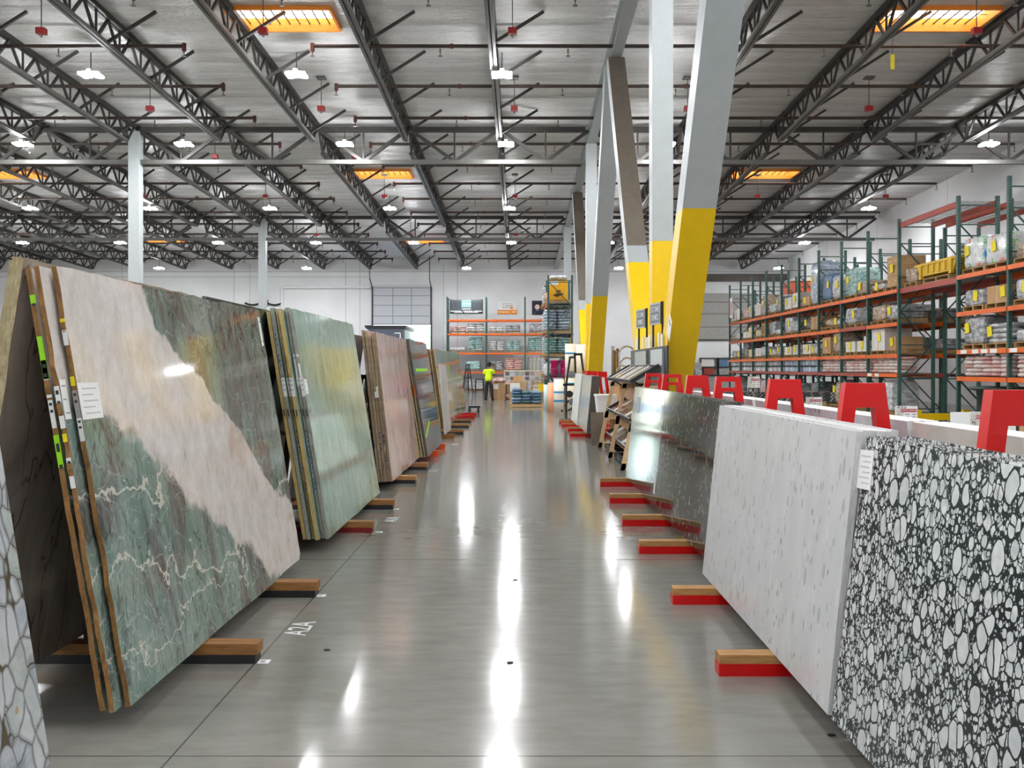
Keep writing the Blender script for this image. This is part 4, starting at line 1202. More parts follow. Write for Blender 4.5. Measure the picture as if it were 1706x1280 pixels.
# ---- long rack on the right -------------------------------------------------
RX0, RX1, RX2, RX3 = 11.8, 12.85, 13.22, 14.27
far = [28.0 + 2.512 * k for k in range(10)]
near = [16.68, 19.19, 21.70, 24.22]
LV = [1.36, 1.97, 2.96, 4.0]
def far_beam(k, l):
    if l == 0: return ORANGE if k == 0 else RUSTB
    if l == 1: return ORANGE
    if l == 2: return [ORANGE, RUSTB, ORANGE, ORANGE, ORANGE, ORANGE, ORANGE, ORANGE, RUSTB][k]
    return RUSTB if k in (8,) else ORANGE
rack('long green and orange pallet rack from the yellow guard to the back wall', 'y', far, RX0, RX1, LV, far_beam, 6.17)
rack('green and orange pallet rack at the right photo edge, near end of the racking', 'y', near, RX0, RX1, [1.31, 2.02, 3.03, 4.02], lambda k, l: ORANGE, 6.17)
rack('rear row of the long pallet rack, back to back behind the long front row', 'y', far, RX2, RX3, LV, lambda k, l: ORANGE if (k + l) % 3 else RUSTB, 5.9)
rack('rear row of the rack at the right photo edge, against its back', 'y', near, RX2, RX3, [1.31, 2.02, 3.03, 4.02], lambda k, l: ORANGE, 6.1)
# red beams bridging the gap
for nm, x0, x1 in (('front', RX0, RX1), ('rear', RX2, RX3)):
    t = thing('bridge_shelf', 'faded red beams with wire deck bridging the rack gap high up, %s row' % nm, 'rack shelf', (x0, (24.22 + 28.0) / 2, 6.05))
    for q, x in enumerate((.035, x1 - x0 - .035)):
        link('beam', MB().b2((x - .03, -1.86, -.16), (x + .03, 1.86, 0)).mesh('bridge_beam', [RUSTB]), t)
    b = MB()
    for q in range(30): b.bar((0, -1.8 + q * .124, -.01), (x1 - x0, -1.8 + q * .124, -.01), .012)
    for q in range(5): b.bar((.1 + q * .2, -1.84, -.02), (.1 + q * .2, 1.84, -.02), .012)
    link('wire_deck', b.mesh('bridge_wire_deck', [WIRE]), t)
    t = thing('bridge_shelf', 'faded red beams with deck at the yellow hopper level bridging the gap, %s row' % nm, 'rack shelf', (x0, (24.22 + 28.0) / 2, 4.0))
    for q, x in enumerate((.035, x1 - x0 - .035)):
        link('beam', MB().b2((x - .03, -1.86, -.16), (x + .03, 1.86, 0)).mesh('bridge_beam', [RUSTB]), t)
    link('deck_board', MB().b2((.07, -1.84, -.03), (x1 - x0 - .07, 1.84, 0)).mesh('bridge_deck', [CARDG]), t)

lvn = ['low shelf', 'second shelf', 'third shelf', 'top shelf']
def bayn(k): return '%s bay past yellow guard' % ORD[k]
XM = (RX0 + RX1) / 2
colname = {CARD: 'brown cardboard', CARDD: 'dark cardboard', CARDW: 'white boxed', CARDG: 'grey boxed', F_WHITE: 'white film-wrapped', F_GREY: 'grey film-wrapped', F_TEAL: 'teal film-wrapped', F_BLUE: 'pale blue wrapped', F_DBLUE: 'deep blue wrapped', F_BROWN: 'film-wrapped cardboard', F_PINK: 'pink bagged', F_DARK: 'dark film-wrapped', F_RED: 'red-printed bagged', F_MIX: 'film-wrapped mixed-print bagged'}
knd = {'carton': 'carton', 'cartons': 'cartons', 'wrap': 'bundle', 'bags': 'bag stack', 'crate': 'crate', 'dome': 'mound'}
def put(k, l, half, w, h, kind, mt, tg=None, d=.95, dy=0.0, base=far, lv=LV, where=None, rear=False):
    "half: 0 = nearer to the camera, 1 = farther"
    y = base[k] + .10 + (.62 if half == 0 else 1.75) + dy
    lab = '%s %s, %s half, %s, %s' % (colname[mt], knd[kind], ['near', 'far'][half], lvn[l], where or bayn(k))
    if rear: lab = '%s %s in the rear row, %s half, %s, %s' % (colname[mt], knd[kind], ['near', 'far'][half], lvn[l], where or bayn(k))
    pload(((XM if not rear else (RX2 + RX3) / 2) + (.5 * (d - .95)), y, lv[l] + .002), w, d, h, kind, mt, lab, 'pallet load', 'goods on the %s of the long rack' % lvn[l], tg)
W = F_WHITE; Gy = F_GREY
# top shelf
put(0, 3, 0, .95, .95, 'cartons', CARD, .0); put(0, 3, 1, 1.05, .16, 'wrap', W, .1)
put(1, 3, 0, 1.05, .40, 'wrap', F_BROWN, .2); put(1, 3, 1, 1.15, .95, 'wrap', F_TEAL, .2)
put(2, 3, 0, 1.0, .85, 'wrap', W, -.1, dy=.02); put(2, 3, 1, 1.05, 1.0, 'wrap', F_DBLUE, -.2)
put(3, 3, 0, 1.1, 1.62, 'wrap', F_BLUE, .3); put(3, 3, 1, 1.0, .34, 'carton', CARD, .1)
put(4, 3, 0, 1.05, .62, 'cartons', CARDW, .1); put(4, 3, 1, 1.05, .5, 'cartons', CARDW, .2)
put(5, 3, 0, 1.05, .7, 'wrap', Gy, .2); put(5, 3, 1, 1.0, .4, 'wrap', W)
put(6, 3, 0, .7, .9, 'wrap', F_BROWN, .1); put(6, 3, 1, 1.0, .55, 'carton', CARDW)
put(7, 3, 0, 1.0, .6, 'wrap', W, .2); put(7, 3, 1, 1.0, .5, 'wrap', F_PINK)
put(8, 3, 0, .85, .6, 'carton', CARDW); put(8, 3, 1, .85, .55, 'carton', CARDW)
# third shelf
put(0, 2, 0, 1.0, .45, 'wrap', Gy, .2); put(0, 2, 1, 1.1, .50, 'wrap', F_BROWN)
put(1, 2, 0, 1.1, .55, 'wrap', F_DARK); put(1, 2, 1, 1.05, .58, 'wrap', Gy, -.3)
put(2, 2, 0, 1.05, .3, 'dome', W, .1); put(2, 2, 1, 1.05, .38, 'dome', F_BROWN)
put(3, 2, 0, 1.0, .5, 'cartons', CARD); put(3, 2, 1, 1.0, .5, 'dome', F_DARK, .0)
put(4, 2, 0, 1.05, .45, 'wrap', Gy); put(4, 2, 1, 1.05, .65, 'wrap', W, -.2)
put(5, 2, 0, 1.05, .2, 'wrap', W); put(5, 2, 1, 1.0, .6, 'wrap', Gy)
put(6, 2, 0, 1.05, .6, 'crate', CARDD); put(6, 2, 1, 1.0, .3, 'wrap', W, .1)
put(7, 2, 0, .95, .5, 'carton', CARDW, .2); put(7, 2, 1, 1.0, .3, 'cartons', CARDW)
put(8, 2, 0, 1.0, .34, 'wrap', W); put(8, 2, 1, 1.0, .25, 'dome', F_BROWN)
# second shelf
put(0, 1, 0, .62, .42, 'cartons', CARD, .0); put(0, 1, 1, 1.15, .72, 'carton', CARDW, -.1)
put(1, 1, 0, .95, .36, 'carton', CARDW, .0); put(1, 1, 1, .95, .36, 'carton', CARDW, .0)
put(2, 1, 0, .8, .78, 'wrap', F_BROWN, .1); put(2, 1, 1, .95, .60, 'carton', CARD, .0)
put(3, 1, 0, 1.0, .25, 'wrap', W, .2); put(3, 1, 1, 1.1, .40, 'cartons', CARDW, -.2)
put(4, 1, 0, .7, .4, 'carton', CARDW, .1); put(4, 1, 1, 1.05, .34, 'carton', CARDW, -.1)
put(5, 1, 0, .8, .4, 'wrap', Gy, .1); put(5, 1, 1, .9, .3, 'wrap', W, .2)
put(6, 1, 0, 1.1, .45, 'wrap', W); put(6, 1, 1, 1.0, .4, 'cartons', CARDW)
put(7, 1, 0, .9, .35, 'carton', CARDW, .2); put(7, 1, 1, 1.0, .8, 'wrap', F_DARK)
put(8, 1, 0, .9, .3, 'wrap', W, .1); put(8, 1, 1, .9, .35, 'wrap', Gy)
# near section
nlv = [1.31, 2.02, 3.03, 4.02]
wn = {2: 'first bay before the gap', 1: 'second bay before the gap', 0: 'third bay before the gap'}
put(2, 3, 0, 1.15, .72, 'wrap', F_MIX, .1, base=near, lv=nlv, where=wn[2]); put(2, 3, 1, 1.15, .8, 'wrap', F_MIX, .3, base=near, lv=nlv, where=wn[2])
put(1, 3, 1, 1.15, .35, 'wrap', F_BROWN, -.1, base=near, lv=nlv, where=wn[1]); put(1, 3, 0, 1.1, 1.3, 'cartons', CARD, .1, base=near, lv=nlv, where=wn[1])
put(2, 2, 0, 1.0, .42, 'carton', CARD, -.3, base=near, lv=nlv, where=wn[2]); put(2, 2, 1, 1.05, .42, 'wrap', Gy, -.1, base=near, lv=nlv, where=wn[2])
put(1, 2, 1, 1.15, .48, 'wrap', W, .1, base=near, lv=nlv, where=wn[1]); put(1, 2, 0, 1.1, .5, 'wrap', W, .1, base=near, lv=nlv, where=wn[1])
put(2, 1, 0, 1.05, .5, 'bags', W, .3, base=near, lv=nlv, where=wn[2]); put(2, 1, 1, 1.1, .72, 'wrap', Gy, .3, base=near, lv=nlv, where=wn[2])
put(1, 1, 1, 1.1, .3, 'wrap', W, .0, base=near, lv=nlv, where=wn[1]); put(1, 1, 0, 1.0, .5, 'cartons', CARDW, .0, base=near, lv=nlv, where=wn[1])
# rear row goods
rr = random.Random(3)
for k in range(9):
    for l in (1, 2, 3):
        if l == 3 and k not in (1, 2, 3): continue
        for hf in (0, 1):
            if rr.random() < (.62 if l < 3 else .7):
                mt = rr.choice([F_DARK, F_GREY, CARDD, F_BROWN, F_GREY, CARDG])
                put(k, l, hf, 1.05, rr.uniform(.3, .65) if l < 3 else rr.uniform(.7, 1.3), 'carton' if mt in (CARDD, CARDG) else 'wrap', mt, rear=True)
for k in (1, 2):
    for l in (1, 2):
        put(k, l, 0, 1.05, .5, 'wrap', F_GREY, rear=True, base=near, lv=nlv, where=wn[k])
        put(k, l, 1, 1.05, .4, 'wrap', F_BROWN if l == 1 else F_DARK, rear=True, base=near, lv=nlv, where=wn[k])
pload((XM, 27.4, 4.002), .85, .9, .45, 'wrap', F_BROWN, 'film-wrapped cardboard bundle behind the yellow hopper on the bridging shelf', tagy=None)
pload(((RX2 + RX3) / 2, 27.0, 4.002), 1.2, .95, 1.15, 'bags', F_GREY, 'grey bag stack standing on the rear bridging shelf', tagy=None)
# yellow tipping hopper on the bridging shelf
t = thing('tipping_hopper', 'long yellow steel tipping hopper on a pallet, high shelf over the rack gap', 'hopper', (RX0 + .45, 25.6, 4.002))
b = MB(); b.prism([(-1.25, .42), (-1.02, .10), (1.02, .10), (1.25, .42)], 0, -.42, .42)
b.b2((-.46, -1.32, .40), (.46, 1.32, .47)); b.b2((-.47, -1.0, .02), (-.38, -.85, .42)); b.b2((-.47, .85, .02), (-.38, 1.0, .42))
for q in range(4): b.b2((-.455, -.6 + q * .35, .16), (-.42, -.5 + q * .35, .40))
link('hopper_body', b.mesh('hopper_body', [plain('worn_yellow_paint', rgb(206, 166, 24), .5, 0, .1)]), t, (0, 0, .12))
link('pallet', pallet_mesh(1.6, .85), t)
# orange machine body on the rear row, top shelf
t = thing('machine_body', 'big orange machine housing on the rear rack row near the back wall', 'machine', ((RX2 + RX3) / 2, 44.33, 4.003))
b = MB(); b.pillow((0, 0, .66), (1.0, 2.3, 1.3), random.Random(2), 0, 6, 6); b.b2((-.5, -.7, 1.2), (.5, 1.1, 1.75))
link('housing', b.mesh('machine_housing', [plain('orange_machine_paint', rgb(232, 110, 62), .45)]), t)
link('top_rim', MB().b2((-.53, -.75, 1.75), (.53, 1.15, 1.86)).mesh('machine_rim', [WHITEP]), t)
# hanging poster on the end post near the back wall
t = thing('poster', 'small white and pink poster hung at the far end of the long rack', 'poster', (RX0 - .06, 50.0, 4.85))
link('board', MB().b2((-.012, -.28, -.55), (.0, .28, .55)).mesh('poster_board', [WHITEP]), t)
link('print', MB().b2((-.016, -.2, -.4), (-.013, .2, .35)).mesh('poster_print', [plain('pink_print', rgb(196, 128, 140), .5, 0, .3, 9)]), t)

# jugs: six far bays, two rows high
def jugmat(name, a, b_):
    g = G(name); g.col(g.ramp(g.rnd(), [(0, a), (1, b_)])).set(rough=.35); return g.m
jb = MB(); jb.lathe([(0, 0), (.118, 0), (.125, .02), (.125, .18), (.10, .215), (.05, .225), (.05, .25), (0, .25)], n=14)
JW = jb.mesh('jug', [jugmat('white_jug_plastic', rgb(176, 180, 184), rgb(232, 234, 236))])
JB = jb.mesh('jug', [jugmat('pale_blue_jug_plastic', rgb(150, 170, 192), rgb(206, 216, 228))])
for k in range(3, 9):
    bl = k in (3, 4)
    for row in range(2):
        for q in range(6):
            o = link('jug', JB if bl else JW, None, (RX0 + .20, far[k] + .27 + q * .39, LV[0] + .003 + row * .272))
            tag(o, '%s jug, %s row, %s from the camera, low shelf, %s' % ('pale blue' if bl else 'white', ['lower', 'upper'][row], ORD[q], bayn(k)), 'jug', 'jugs on the low shelf, %s' % bayn(k))
    o = link('shelf_board', MB().b2((RX0 + .02, far[k] + .1, LV[0] + .254), (RX0 + .5, far[k + 1] - .1, LV[0] + .272)).mesh('jug_shelf_board', [INK]))
    tag(o, 'thin dark board between the two jug rows, %s' % bayn(k), 'board', 'boards between the jug rows')
# pink-white bags
BAGM = [MB().pillow((0, 0, 0), (.62, .44, .125), random.Random(q), 0, 4, 3.2).mesh('cement_bag', [m]) for q, m in enumerate((plain('pinkish_paper_bag', rgb(216, 192, 188), .6, 0, .14, 5), plain('pale_paper_bag', rgb(222, 210, 206), .6, 0, .1, 5), plain('rosy_paper_bag', rgb(206, 160, 156), .6, 0, .16, 5)))]
rr = random.Random(11)
def bagstack(ya, yb, z, n, lay, wh):
    for c in range(n):
        top = lay - rr.choice([0, 0, 1, 0])
        for j in range(top):
            y = ya + (yb - ya) * (c + .5) / n + rr.uniform(-.03, .03)
            o = link('cement_bag', BAGM[rr.choice([0, 0, 1, 1, 2])], None, (RX0 + .36 + rr.uniform(-.02, .02), y, z + .064 + j * .103), (0, 0, rr.uniform(-.06, .06)))
            tag(o, 'pinkish bag, layer %s, column %s, low shelf, %s' % (['one', 'two', 'three', 'four', 'five'][j], ['one', 'two', 'three', 'four', 'five'][c], wh), 'bag', 'paper bags on the low shelf, %s' % wh)
for k in range(3): bagstack(far[k] + .15, far[k + 1] - .12, LV[0] + .003, 5, 5, bayn(k))
bagstack(near[2] + .15, near[3] - .12, 1.313, 5, 5, wn[2]); bagstack(near[1] + .15, near[2] - .12, 1.313, 5, 5, wn[1])

# white price tickets on the beams
tk = MB().b2((-.004, -.16, -.05), (.004, .16, .05)).mesh('beam_ticket', [PAPER])
for q, (y, z) in enumerate(((22.3, 1.965), (22.75, 1.965), (23.2, 1.965), (23.8, 1.965), (21.4, 1.965), (29.6, 1.31), (30.2, 1.31))):
    o = link('beam_ticket', tk, None, (RX0 - .0685, y, z)); tag(o, 'white ticket stuck on an orange rack beam, %s from the camera end' % ORD[q], 'ticket', 'white tickets on the rack beams')
# yellow rack-end guard
t = thing('rack_guard', 'yellow steel guard on the floor at the rack gap', 'guard', (11.5, 24.55, 0))
link('rail', MB().b2((-.62, -.05, .12), (.62, .05, .30)).mesh('guard_rail', [YEL]), t)
for x in (-.66, .66): link('post', MB().b2((x - .09, -.07, 0), (x + .09, .07, .40)).mesh('guard_post', [YEL]), t)

# ---- floor goods under the long rack ---------------------------------------
fl = [('wrap', F_WHITE, .9, .95, 29.2, 'white film-wrapped bundle on the floor under the first rack bay'), ('carton', CARDW, 1.0, .7, 30.0, 'white boxed pallet under the first rack bay, farther half'),
      ('dome', F_BROWN, 1.0, 1.0, 33.9, 'white bulging bag on a pallet under the third rack bay'), ('carton', CARDW, .9, .7, 32.4, 'white carton on a pallet under the second rack bay'),
      ('wrap', F_DARK, 1.0, .8, 36.3, 'dark wrapped bundle on the floor under the fourth rack bay'), ('wrap', F_GREY, 1.0, .7, 38.8, 'grey wrapped bundle on the floor under the fifth rack bay'),
      ('carton', CARDW, 1.0, .8, 41.5, 'white carton on the floor under the sixth rack bay'), ('wrap', F_PINK, 1.0, .8, 44.0, 'pink bagged bundle on the floor under the seventh rack bay'),
      ('wrap', F_WHITE, 1.0, .8, 46.6, 'white wrapped bundle on the floor under the eighth rack bay'), ('wrap', F_GREY, 1.0, .9, 49.2, 'grey wrapped bundle on the floor under the ninth rack bay')]
for kd, mt, w, h, y, lb in fl: pload((XM, y, 0), w, .95, h, kd, mt, lb, tagy=.1 if kd == 'dome' else None)
# dark tub and paper-wrapped boxes in the near bay
t = thing('round_tub', 'large dark green round tub with flared rim under the near rack bay', 'tub', (XM, 23.1, 0))
link('tub', MB().lathe([(0, .02), (.42, .02), (.46, .1), (.56, .95), (.72, .98), (.74, 1.05), (.66, 1.06), (.52, .95), (.44, .12), (0, .1)], n=28).mesh('round_tub', [plain('dark_green_plastic', rgb(46, 62, 60), .4)]), t)
for q, (x, y, z, s_, m, lb) in enumerate(((11.95, 21.85, 0, (.7, .8, .62), F_BROWN, 'crumpled brown paper bundle in front of the dark round tub'), (11.9, 21.75, .64, (.4, .5, .3), CARD, 'open brown carton on top of the crumpled paper bundle'), (11.9, 20.9, 0, (.5, .5, .55), CARD, 'brown carton standing beside the crumpled paper bundle'))):
    b = MB()
    if m is CARD: b.box((0, 0, s_[2] / 2), s_); b.box((0, 0, s_[2] / 2), (s_[0] + .004, .06, s_[2] + .004), 1)
    else: b.pillow((0, 0, s_[2] / 2), s_, random.Random(4), 0, 6, 5)
    o = link('carton' if m is CARD else 'paper_bundle', b.mesh('floor_carton', [m, TAPE]), None, (x, y, z)); tag(o, lb, 'carton' if m is CARD else 'bundle')

# ---- rack on the back wall ---------------------------------------------------
bx = [-4.72, -2.19, .34, 2.87]
BYF = 58.5
BL = [1.26, 2.5, 3.75, 4.66]
rack('green and orange pallet rack standing against the back wall', 'x', bx, BYF, BYF + 1.1, BL, lambda k, l: ORANGE, 6.13)
def bput(x, l, w, h, kind, mt, lb, pal=True):
    pload((x, BYF + .52, (BL[l] if l >= 0 else 0) + .002), w, .95, h, kind, mt, lb + ', back wall rack', 'pallet load', 'bag stacks on the back wall rack', None, pal, PI / 2)
bput(-4.05, 2, 1.1, .34, 'bags', F_PINK, 'low pink bag stack, left end of third shelf'); bput(-2.88, 2, 1.15, .58, 'bags', F_WHITE, 'tall white bag stack, third shelf beside the first post')
bput(-1.55, 2, 1.0, .28, 'bags', F_WHITE, 'low white bag stack, third shelf middle bay'); bput(-.45, 2, 1.0, .42, 'bags', F_GREY, 'grey bag stack, third shelf middle bay'); bput(1.1, 2, 1.0, .5, 'wrap', F_GREY, 'grey wrapped load, third shelf next to the end rack')
bput(-4.05, 1, 1.1, .22, 'wrap', F_WHITE, 'flat white load, left end of second shelf'); bput(-2.9, 1, .95, .92, 'bags', F_TEAL, 'tall pale teal bag stack, second shelf beside the first post')
bput(-1.5, 1, .95, .62, 'bags', F_WHITE, 'white bag stack, second shelf middle bay'); bput(-.42, 1, .95, .66, 'bags', F_TEAL, 'teal bag stack, second shelf middle bay'); bput(1.0, 1, 1.0, .9, 'bags', F_TEAL, 'teal bag stack, second shelf next to the end rack')
bput(-3.05, 0, 1.0, .55, 'wrap', F_TEAL, 'green-topped wrapped load, low shelf left bay'); bput(-1.55, 0, 1.0, .55, 'bags', F_GREY, 'grey bag stack behind the person, low shelf'); bput(-.38, 0, 1.2, .74, 'bags', F_RED, 'red-printed bag stack, low shelf middle bay')
bput(-4.1, -1, 1.0, .6, 'bags', F_WHITE, 'white bag stack on the floor, left end'); bput(-2.9, -1, 1.15, .62, 'bags', F_WHITE, 'white bag stack on the floor behind the black stools'); bput(-1.5, -1, 1.1, .8, 'bags', F_PINK, 'pale pink bag stack on the floor behind the cartons')
# upright rolls on the low shelf
for q, x in enumerate((.72, .95, 1.2)):
    o = link('film_roll', MB().tube((0, 0, 0), (0, 0, .95), .11, 14).mesh('film_roll', [plain('pale_roll', rgb(206, 204, 196), .4)]), None, (x, BYF + .4, BL[0] + .002))
    tag(o, '%s pale upright roll on the low back wall shelf, from the left' % ORD[q], 'roll', 'upright rolls on the back wall rack')

# ---- banners -----------------------------------------------------------------
def quadbox(b, x0, x1, z0, z1, y, mi, t=.004):
    b.b2((x0, y - t, z0), (x1, y, z1), mi)
t = thing('banner', 'dark grey cloth banner with a cyan square emblem, above the back wall rack', 'banner', (P(777, 511, BYF).x, BYF - .07, P(777, 511, BYF).z))
BGY = plain('dark_grey_banner', rgb(66, 72, 78), .7, 0, .1); CYA = plain('cyan_print', rgb(40, 170, 206), .6, 0, 0); CYL = plain('pale_cyan_print', rgb(170, 228, 240), .6, 0, 0)
b = MB(); vs = []; n = 14
for i in range(n + 1):
    for j in range(5):
        x = -1.08 + 2.16 * i / n; z = -.47 + .94 * j / 4
        s_ = .05 * (1 - (2 * i / n - 1) ** 2) * (1 if j == 4 else .3)
        vs.append((x, .02 * math.sin(i * 1.3) * (j / 4), z - s_))
b.add(vs, [(i * 5 + j, (i + 1) * 5 + j, (i + 1) * 5 + j + 1, i * 5 + j + 1) for i in range(n) for j in range(4)], 0, True)
o = link('cloth', b.mesh('banner_cloth', [BGY]), t); md = o.modifiers.new('thick', 'SOLIDIFY'); md.thickness = .006
b = MB(); quadbox(b, -.30, .30, -.05, .40, -.03, 0)
for i in range(4):
    for j, z in enumerate((.30, .06)):
        b.b2((-.24 + i * .14, -.04, z - .05), (-.16 + i * .14, -.035, z + .05), 1)
link('emblem', b.mesh('banner_emblem', [CYL, CYA]), t)
b = MB()
b.b2((-.28, -.035, -.19), (.30, -.03, -.13))
for x0, x1, z in ((-1.02, -.32, -.30), (-.2, .42, -.30), (.5, 1.02, -.30), (-.78, -.24, -.375), (-.12, .78, -.375)): b.b2((x0, -.035, z - .025), (x1, -.03, z + .025))
link('small_print', b.mesh('banner_print', [WHITEP]), t)
t = thing('banner', 'white banner with an orange bottom strip above the back wall rack', 'banner', (P(844.5, 513, BYF).x, Y1 - .06, P(844.5, 513, Y1).z))
link('cloth', MB().b2((-.66, -.01, -.42), (.62, 0, .42)).mesh('banner_cloth', [WHITEP]), t)
link('orange_strip', MB().b2((-.68, -.016, -.43), (.66, -.008, -.15)).mesh('banner_strip', [plain('orange_print', rgb(244, 150, 20), .6, 0, 0)]), t)
b = MB(); b.b2((-.32, -.016, -.02), (-.29, -.009, .30)); b.b2((-.32, -.016, .26), (.36, -.009, .29)); b.b2((-.18, -.016, .12), (.36, -.009, .17)); b.b2((-.3, -.016, .0), (.18, -.009, .04))
link('line_print', b.mesh('banner_print', [INKG]), t)
link('round_mark', MB().tube((.28, -.02, -.01), (.28, -.009, -.01), .10, 14).mesh('banner_mark', [plain('orange_print', rgb(244, 150, 20), .6, 0, 0)]), t)
b = MB(); b.b2((-.62, -.02, -.31), (.1, -.016, -.26)); b.b2((.32, -.02, -.31), (.58, -.016, -.26)); link('small_print', b.mesh('banner_print', [WHITEP]), t)
t = thing('banner', 'navy banner with a pale round mark next to the end rack', 'banner', (P(898, 513, Y1).x, Y1 - .06, P(898, 513, Y1).z))
link('cloth', MB().b2((-.48, -.01, -.48), (.48, 0, .48)).mesh('banner_cloth', [plain('navy_cloth', rgb(34, 36, 58), .7)]), t)
b = MB(); b.tube((-.12, -.02, .05), (-.12, -.009, .05), .17, 20); link('round_mark', b.mesh('banner_mark', [plain('peach_print', rgb(232, 200, 180), .6)]), t)
b = MB(); b.b2((-.22, -.016, -.2), (-.02, -.009, -.16)); b.b2((-.36, -.016, -.40), (-.24, -.009, -.37)); link('small_print', b.mesh('banner_print', [INKG]), t)

# ---- end rack facing the aisle -------------------------------------------------
EX0, EX1 = 1.29, 2.36
ey = [40.7, 43.2, 45.7]
EL = [.16, 1.1, 2.05, 3.1, 4.48]
rack('green pallet rack whose end frame faces down the aisle, right of the person', 'y', ey, EX0, EX1, EL, lambda k, l: RUSTB if l != 4 else ORANGE, 5.72)
XE = (EX0 + EX1) / 2
for k in range(2):
    wh = ['front bay of the end rack', 'rear bay of the end rack'][k]
    for l, kd, mt, h in ((0, 'wrap', F_DARK, .35), (1, 'bags', F_WHITE, .65), (2, 'bags', F_TEAL if k == 0 else F_WHITE, .72), (3, 'bags', F_BLUE if k == 0 else F_WHITE, .95), (4, 'bags', F_WHITE, .8)):
        if k == 0 and l in (1, 4): continue
        pload((XE - .12, (ey[k] + ey[k + 1]) / 2, EL[l] + .002), 2.15, 1.3, h, kd, mt, '%s on the %s, %s' % ({'wrap': 'dark wrapped goods', 'bags': 'wrapped bag stack'}[kd], ['floor shelf', 'low shelf', 'middle shelf', 'upper shelf', 'top shelf'][l], wh), 'pallet load', 'bag loads in the end rack')
YB = plain('yellow_carton', rgb(238, 176, 16), .6, 0, .06)
t = thing('yellow_carton', 'big yellow carton with a dark drawing on top of the end rack', 'carton', (XE - .08, 41.5, EL[4] + .145))
b = MB(); b.box((0, 0, .33), (.86, 1.2, .66)); link('box', b.mesh('yellow_carton', [YB]), t)
b = MB(); b.prism([(-.25, .20), (-.05, .12), (.27, .25), (.1, .34), (-.1, .28)], 1, -.608, -.602); b.prism([(-.12, .34), (.12, .36), (.1, .43), (-.06, .43)], 1, -.608, -.602); link('drawing', b.mesh('carton_drawing', [plain('brown_print', rgb(96, 62, 20), .6)]), t)
o = link('pallet', pallet_mesh(1.25, 1.1), t, (0, 0, -.143))
t = thing('carton', 'smaller yellow carton stacked on the big yellow one in the end rack', 'carton', (XE - .08, 41.5, EL[4] + .806))
link('box', MB().box((0, 0, .12), (.84, 1.1, .24)).mesh('yellow_lid_carton', [YB]), t); link('band', MB().b2((-.46, -.56, .02), (.0, -.552, .2)).mesh('carton_band', [WHITEP]), t)
o = link('plastic_wrap_bundle', MB().pillow((0, 0, .12), (.85, 1.0, .24), random.Random(6), 0, 5, 5).mesh('wrap_bundle', [F_WHITE]), None, (XE - .08, 41.5, EL[4] + 1.05)); tag(o, 'white wrapped bundle on the very top of the end rack', 'bundle')
pail = MB().lathe([(0, 0), (.15, 0), (.17, .34), (.18, .35), (.18, .38), (0, .38)], n=16).mesh('pink_pail', [plain('magenta_plastic', rgb(214, 18, 116), .4)])
for q, (x, z) in enumerate(((1.58, 0), (2.02, 0), (1.58, .39), (2.02, .39))):
    o = link('pail', pail, None, (x, 41.1, EL[1] + .003 + z)); tag(o, '%s magenta pail in the end rack, %s' % (['left', 'right'][q % 2], ['lower row', 'upper row'][q // 2]), 'pail', 'magenta pails in the end rack')
o = link('bag_bundle', MB().pillow((0, 0, .36), (1.2, 1.7, .72), random.Random(1), 0, 6, 5).mesh('bag_bundle', [F_WHITE]), None, (XE - .14, 42.25, EL[1] + .002)); tag(o, 'white wrapped bags behind the magenta pails in the end rack', 'bundle')
o = link('bag_bundle', MB().pillow((0, 0, .3), (.3, .95, .6), random.Random(2), 0, 6, 5).mesh('bag_bundle', [F_BROWN]), None, (EX0 - .02, 42.6, EL[4] + .002)); tag(o, 'film and cardboard bundle at the aisle side of the end rack top', 'bundle')
# ================================================================ goods and displays on the floor
def box_thing(name, label, cat, c, d, mt, rz=0, tape=True, grp=None):
    b = MB(); b.box((0, 0, d[2] / 2), d)
    if tape: b.box((0, 0, d[2] / 2), (.06, d[1] + .006, d[2] + .006), 1)
    o = link(name, b.mesh(name, [mt, TAPE]), None, c, (0, 0, rz)); return tag(o, label, cat, grp)

# truck body at the loading door
t = thing('truck_body', 'dark grey truck box with white corner marks, parked inside the loading door', 'truck', (P(643, 600, 55).x, 57.5, 0))
TG = plain('dark_blue_grey_body', rgb(76, 84, 98), .45); TD = plain('black_truck_trim', rgb(30, 32, 36), .5)
link('box_body', MB().b2((-1.12, -2.4, .9), (1.12, 2.4, 4.0)).mesh('truck_box', [TG]), t)
b = MB(); b.b2((-1.30, -2.48, 3.98), (1.22, 2.4, 4.12)); b.b2((-1.22, -2.44, 3.90), (1.18, 2.4, 3.98)); link('roof_cap', b.mesh('truck_roof_cap', [TD]), t)
for s in (-1, 1):
    b = MB(); b.b2((s * .86 - (.35 if s > 0 else 0), -2.412, 3.62), (s * .86 + (0 if s > 0 else .35), -2.404, 3.68)); b.b2((s * .86 - .03, -2.412, 3.3), (s * .86 + .03, -2.404, 3.64))
    link('corner_mark', b.mesh('truck_corner_mark', [WHITEP]), t)
for x in (-.85, .85):
    for y in (-1.5, 1.3): link('wheel', MB().tube((x - .15, y, .48), (x + .15, y, .48), .48, 20).mesh('truck_wheel', [RUBBER]), t)
link('chassis', MB().b2((-.5, -2.3, .62), (.5, 2.3, .92)).mesh('truck_chassis', [BLACK]), t)

# black cart
t = thing('platform_cart', 'low black platform cart at the far end of the left slabs', 'cart', (-1.60, 31.4, 0), .1)
link('platform', MB().b2((-.20, -.35, .15), (.20, .35, .22)).mesh('cart_platform', [BLACK]), t)
for x in (-.15, .15):
    for y in (-.28, .28): link('wheel', MB().tube((x - .02, y, .06), (x + .02, y, .06), .06, 14).b2((x - .012, y - .02, .06), (x + .012, y + .02, .16)).mesh('cart_wheel', [RUBBER]), t)

